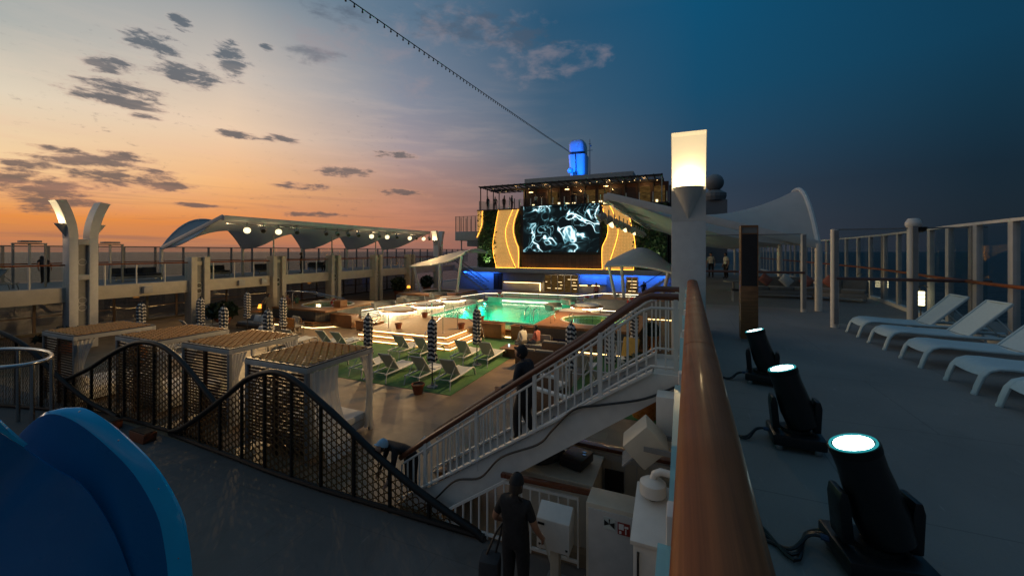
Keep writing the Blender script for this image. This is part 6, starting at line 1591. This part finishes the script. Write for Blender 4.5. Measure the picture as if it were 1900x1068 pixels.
for i, (x, y, lab) in enumerate([(-31.8,13.9,'grey sofa on the left balcony left of the first plain pillar'),(-31.8,18.2,'grey sofa on the left balcony right of the first plain pillar'),(-31.8,22.8,'grey sofa on the left balcony behind the standing dark person'),(-31.8,28.0,'grey sofa on the left balcony behind the hot tub handrails')]):
    sofa(x, y, 90, 2.4, lab, fabdk, 'sofas on the left balcony', 0, greyp)
lb = make_lounger(fabg, greyp, 55); lb['label'] = 'grey lounger on the left balcony at the picture edge'; lb['group'] = 'grey balcony loungers'; lb.location = (-29.2,7.2,0); lb.rotation_euler = (0,0,R(100))

# ================================================================== LIGHT
def lamp(kind, name, loc, energy, color, target=None, **k):
    l = bpy.data.lights.new(name, kind); l.energy = energy; l.color = color
    for a, v in k.items(): setattr(l, a, v)
    o = bpy.data.objects.new(name, l); COL.objects.link(o); o.location = loc
    if target is not None: o.rotation_euler = (Vector(target)-Vector(loc)).to_track_quat('-Z','Y').to_euler()
    return o
WARM = (1.0,.63,.26)
for i, y in enumerate(LITY):
    lamp('SPOT', 'canopy_flood', (-24.75,y-.1,3.1), (1100,1100,1300,1300,700,700)[i], WARM, (-14,y-3.0,PZ), spot_size=R(92), spot_blend=.7, shadow_soft_size=.12)
for y, e in ((18.7,2300),(23.4,3400),(28.0,2600)): lamp('SPOT', 'canopy_flood', (-3.1,y,3.0), e, WARM, (-12,y-5.5,PZ), spot_size=R(80), spot_blend=.7, shadow_soft_size=.12)
for y in LITY: lamp('POINT', 'flood_spill', (-25.0,y-.45,3.0), 16, (1.0,.70,.36), shadow_soft_size=.1)
for y in (18.7,23.4,28.0): lamp('POINT', 'flood_spill', (-3.0,y-.4,2.95), 10, (1.0,.70,.36), shadow_soft_size=.1)
BLUE = (.02,.17,1.0)
for x, w, e in ((-24.0,4.6,85),(-6.1,9.6,180)):
    o = lamp('AREA', 'blue_wash', (x,Y0-.62,-.82), e, BLUE, (x,Y0-.0,-2.3)); o.data.shape = 'RECTANGLE'; o.data.size = w; o.data.size_y = .06
for x, e in ((-16.2,3600),(-12.6,3600)): lamp('SPOT', 'funnel_flood', (x,52.5,12.2), e, (.0,.16,1.0), (-14.4,59,15.6), spot_size=R(46), spot_blend=.5, shadow_soft_size=.15)
lamp('SPOT', 'plant_uplight', (-23.0,Y0-.8,-.1), 500, (.85,1.0,.5), (-22.9,Y0-.1,3.2), spot_size=R(80), spot_blend=.7, shadow_soft_size=.05)
lamp('SPOT', 'plant_uplight', (-3.2,Y0-.8,-.1), 160, (.85,1.0,.5), (-3.2,Y0-.1,4.2), spot_size=R(100), spot_blend=.7, shadow_soft_size=.05)
for x in (-20.0,-16,-12,-8,-4): lamp('POINT', 'terrace_lamp', (x,Y0+2.2,9.6), 40, (1.0,.55,.2), shadow_soft_size=.1)
# winged columns: lamp inside each cup
for (x, y, sg, e) in ((.13,9.95,-1,26),(-28,PST[0],-1,26),(-28,41.9,-1,26)):
    lamp('POINT', 'cup_lamp', (x,y+sg*.80,3.32), e, (1.0,.74,.40), shadow_soft_size=.08)
# pool lights under water
TEAL = (.12,1.0,.68)
for (x, y) in ((-15.3,24.0),(-15.3,27.2),(-15.3,30.0),(-8.2,25.0),(-8.2,28.2),(-11.7,22.7)):
    lamp('SPOT', 'pool_lamp', (x,y,-2.62), 780, TEAL, (x*.8-11.7*.2,y*.9+2.7,-4.2), spot_size=R(150), spot_blend=.6, shadow_soft_size=.15)
for a in (60,180,300): lamp('POINT', 'tub_lamp', (-4.4+1.2*cos(R(a)),21.7+1.0*sin(R(a)),zt-.3), 22, (.45,1.0,.62), shadow_soft_size=.08)
lamp('POINT', 'tub_lamp', (-23.1,20.9,zt-.3), 14, (.8,1.0,.9), shadow_soft_size=.08)
lamp('POINT', 'tub_lamp', (-3.4,33.2,-2.05), 10, (.3,.7,1.0), shadow_soft_size=.08)
for (x, y) in ((-17.2,20.15),(-17.9,23.1),(-17.9,26.5),(-18.5,20.6)): lamp('POINT', 'wading_lamp', (x,y,-2.15), 30, (1.0,.84,.55), shadow_soft_size=.2)
for (x, y) in ((-6.7,24.0),(-6.5,26.8)): lamp('POINT', 'wading_lamp', (x,y,-2.2), 45, (1.0,.80,.48), shadow_soft_size=.2)
lamp('POINT', 'balcony_lamp', (-30.5,26.5,-.8), 30, (1.0,.7,.36), shadow_soft_size=.2); lamp('POINT', 'balcony_lamp', (-30.5,15.5,-.8), 30, (1.0,.7,.36), shadow_soft_size=.2)
# weak afterglow of the sun that has just set to port
su = bpy.data.lights.new('sun', 'SUN'); su.energy = .10; su.angle = R(12); su.color = (1.0,.72,.48)
so = bpy.data.objects.new('sun', su); COL.objects.link(so); so.rotation_euler = Vector((.92,.25,-.16)).to_track_quat('-Z','Y').to_euler()

# ================================================================== CAMERA
cd = bpy.data.cameras.new('camera'); co_ = bpy.data.objects.new('camera', cd); COL.objects.link(co_)
co_.location = (0,0,1.85); co_.rotation_euler = (PI/2,0,YAW); cd.sensor_width = 36; cd.lens = 739/1900*36
cd.shift_y = -(534-466)/1900; cd.clip_start = .05; cd.clip_end = 60000
SC.camera = co_
SC.view_settings.view_transform = 'Standard'; SC.view_settings.look = 'None'; SC.view_settings.exposure = .14; SC.view_settings.gamma = 1
SC.render.engine = 'CYCLES'
SC.cycles.use_denoising = True; SC.cycles.denoiser = 'OPENIMAGEDENOISE'
SC.cycles.max_bounces = 8; SC.cycles.diffuse_bounces = 3; SC.cycles.glossy_bounces = 4; SC.cycles.transparent_max_bounces = 24; SC.cycles.transmission_bounces = 4
SC.cycles.caustics_reflective = False; SC.cycles.caustics_refractive = False; SC.cycles.sample_clamp_indirect = 4
SC.cycles.use_light_tree = True
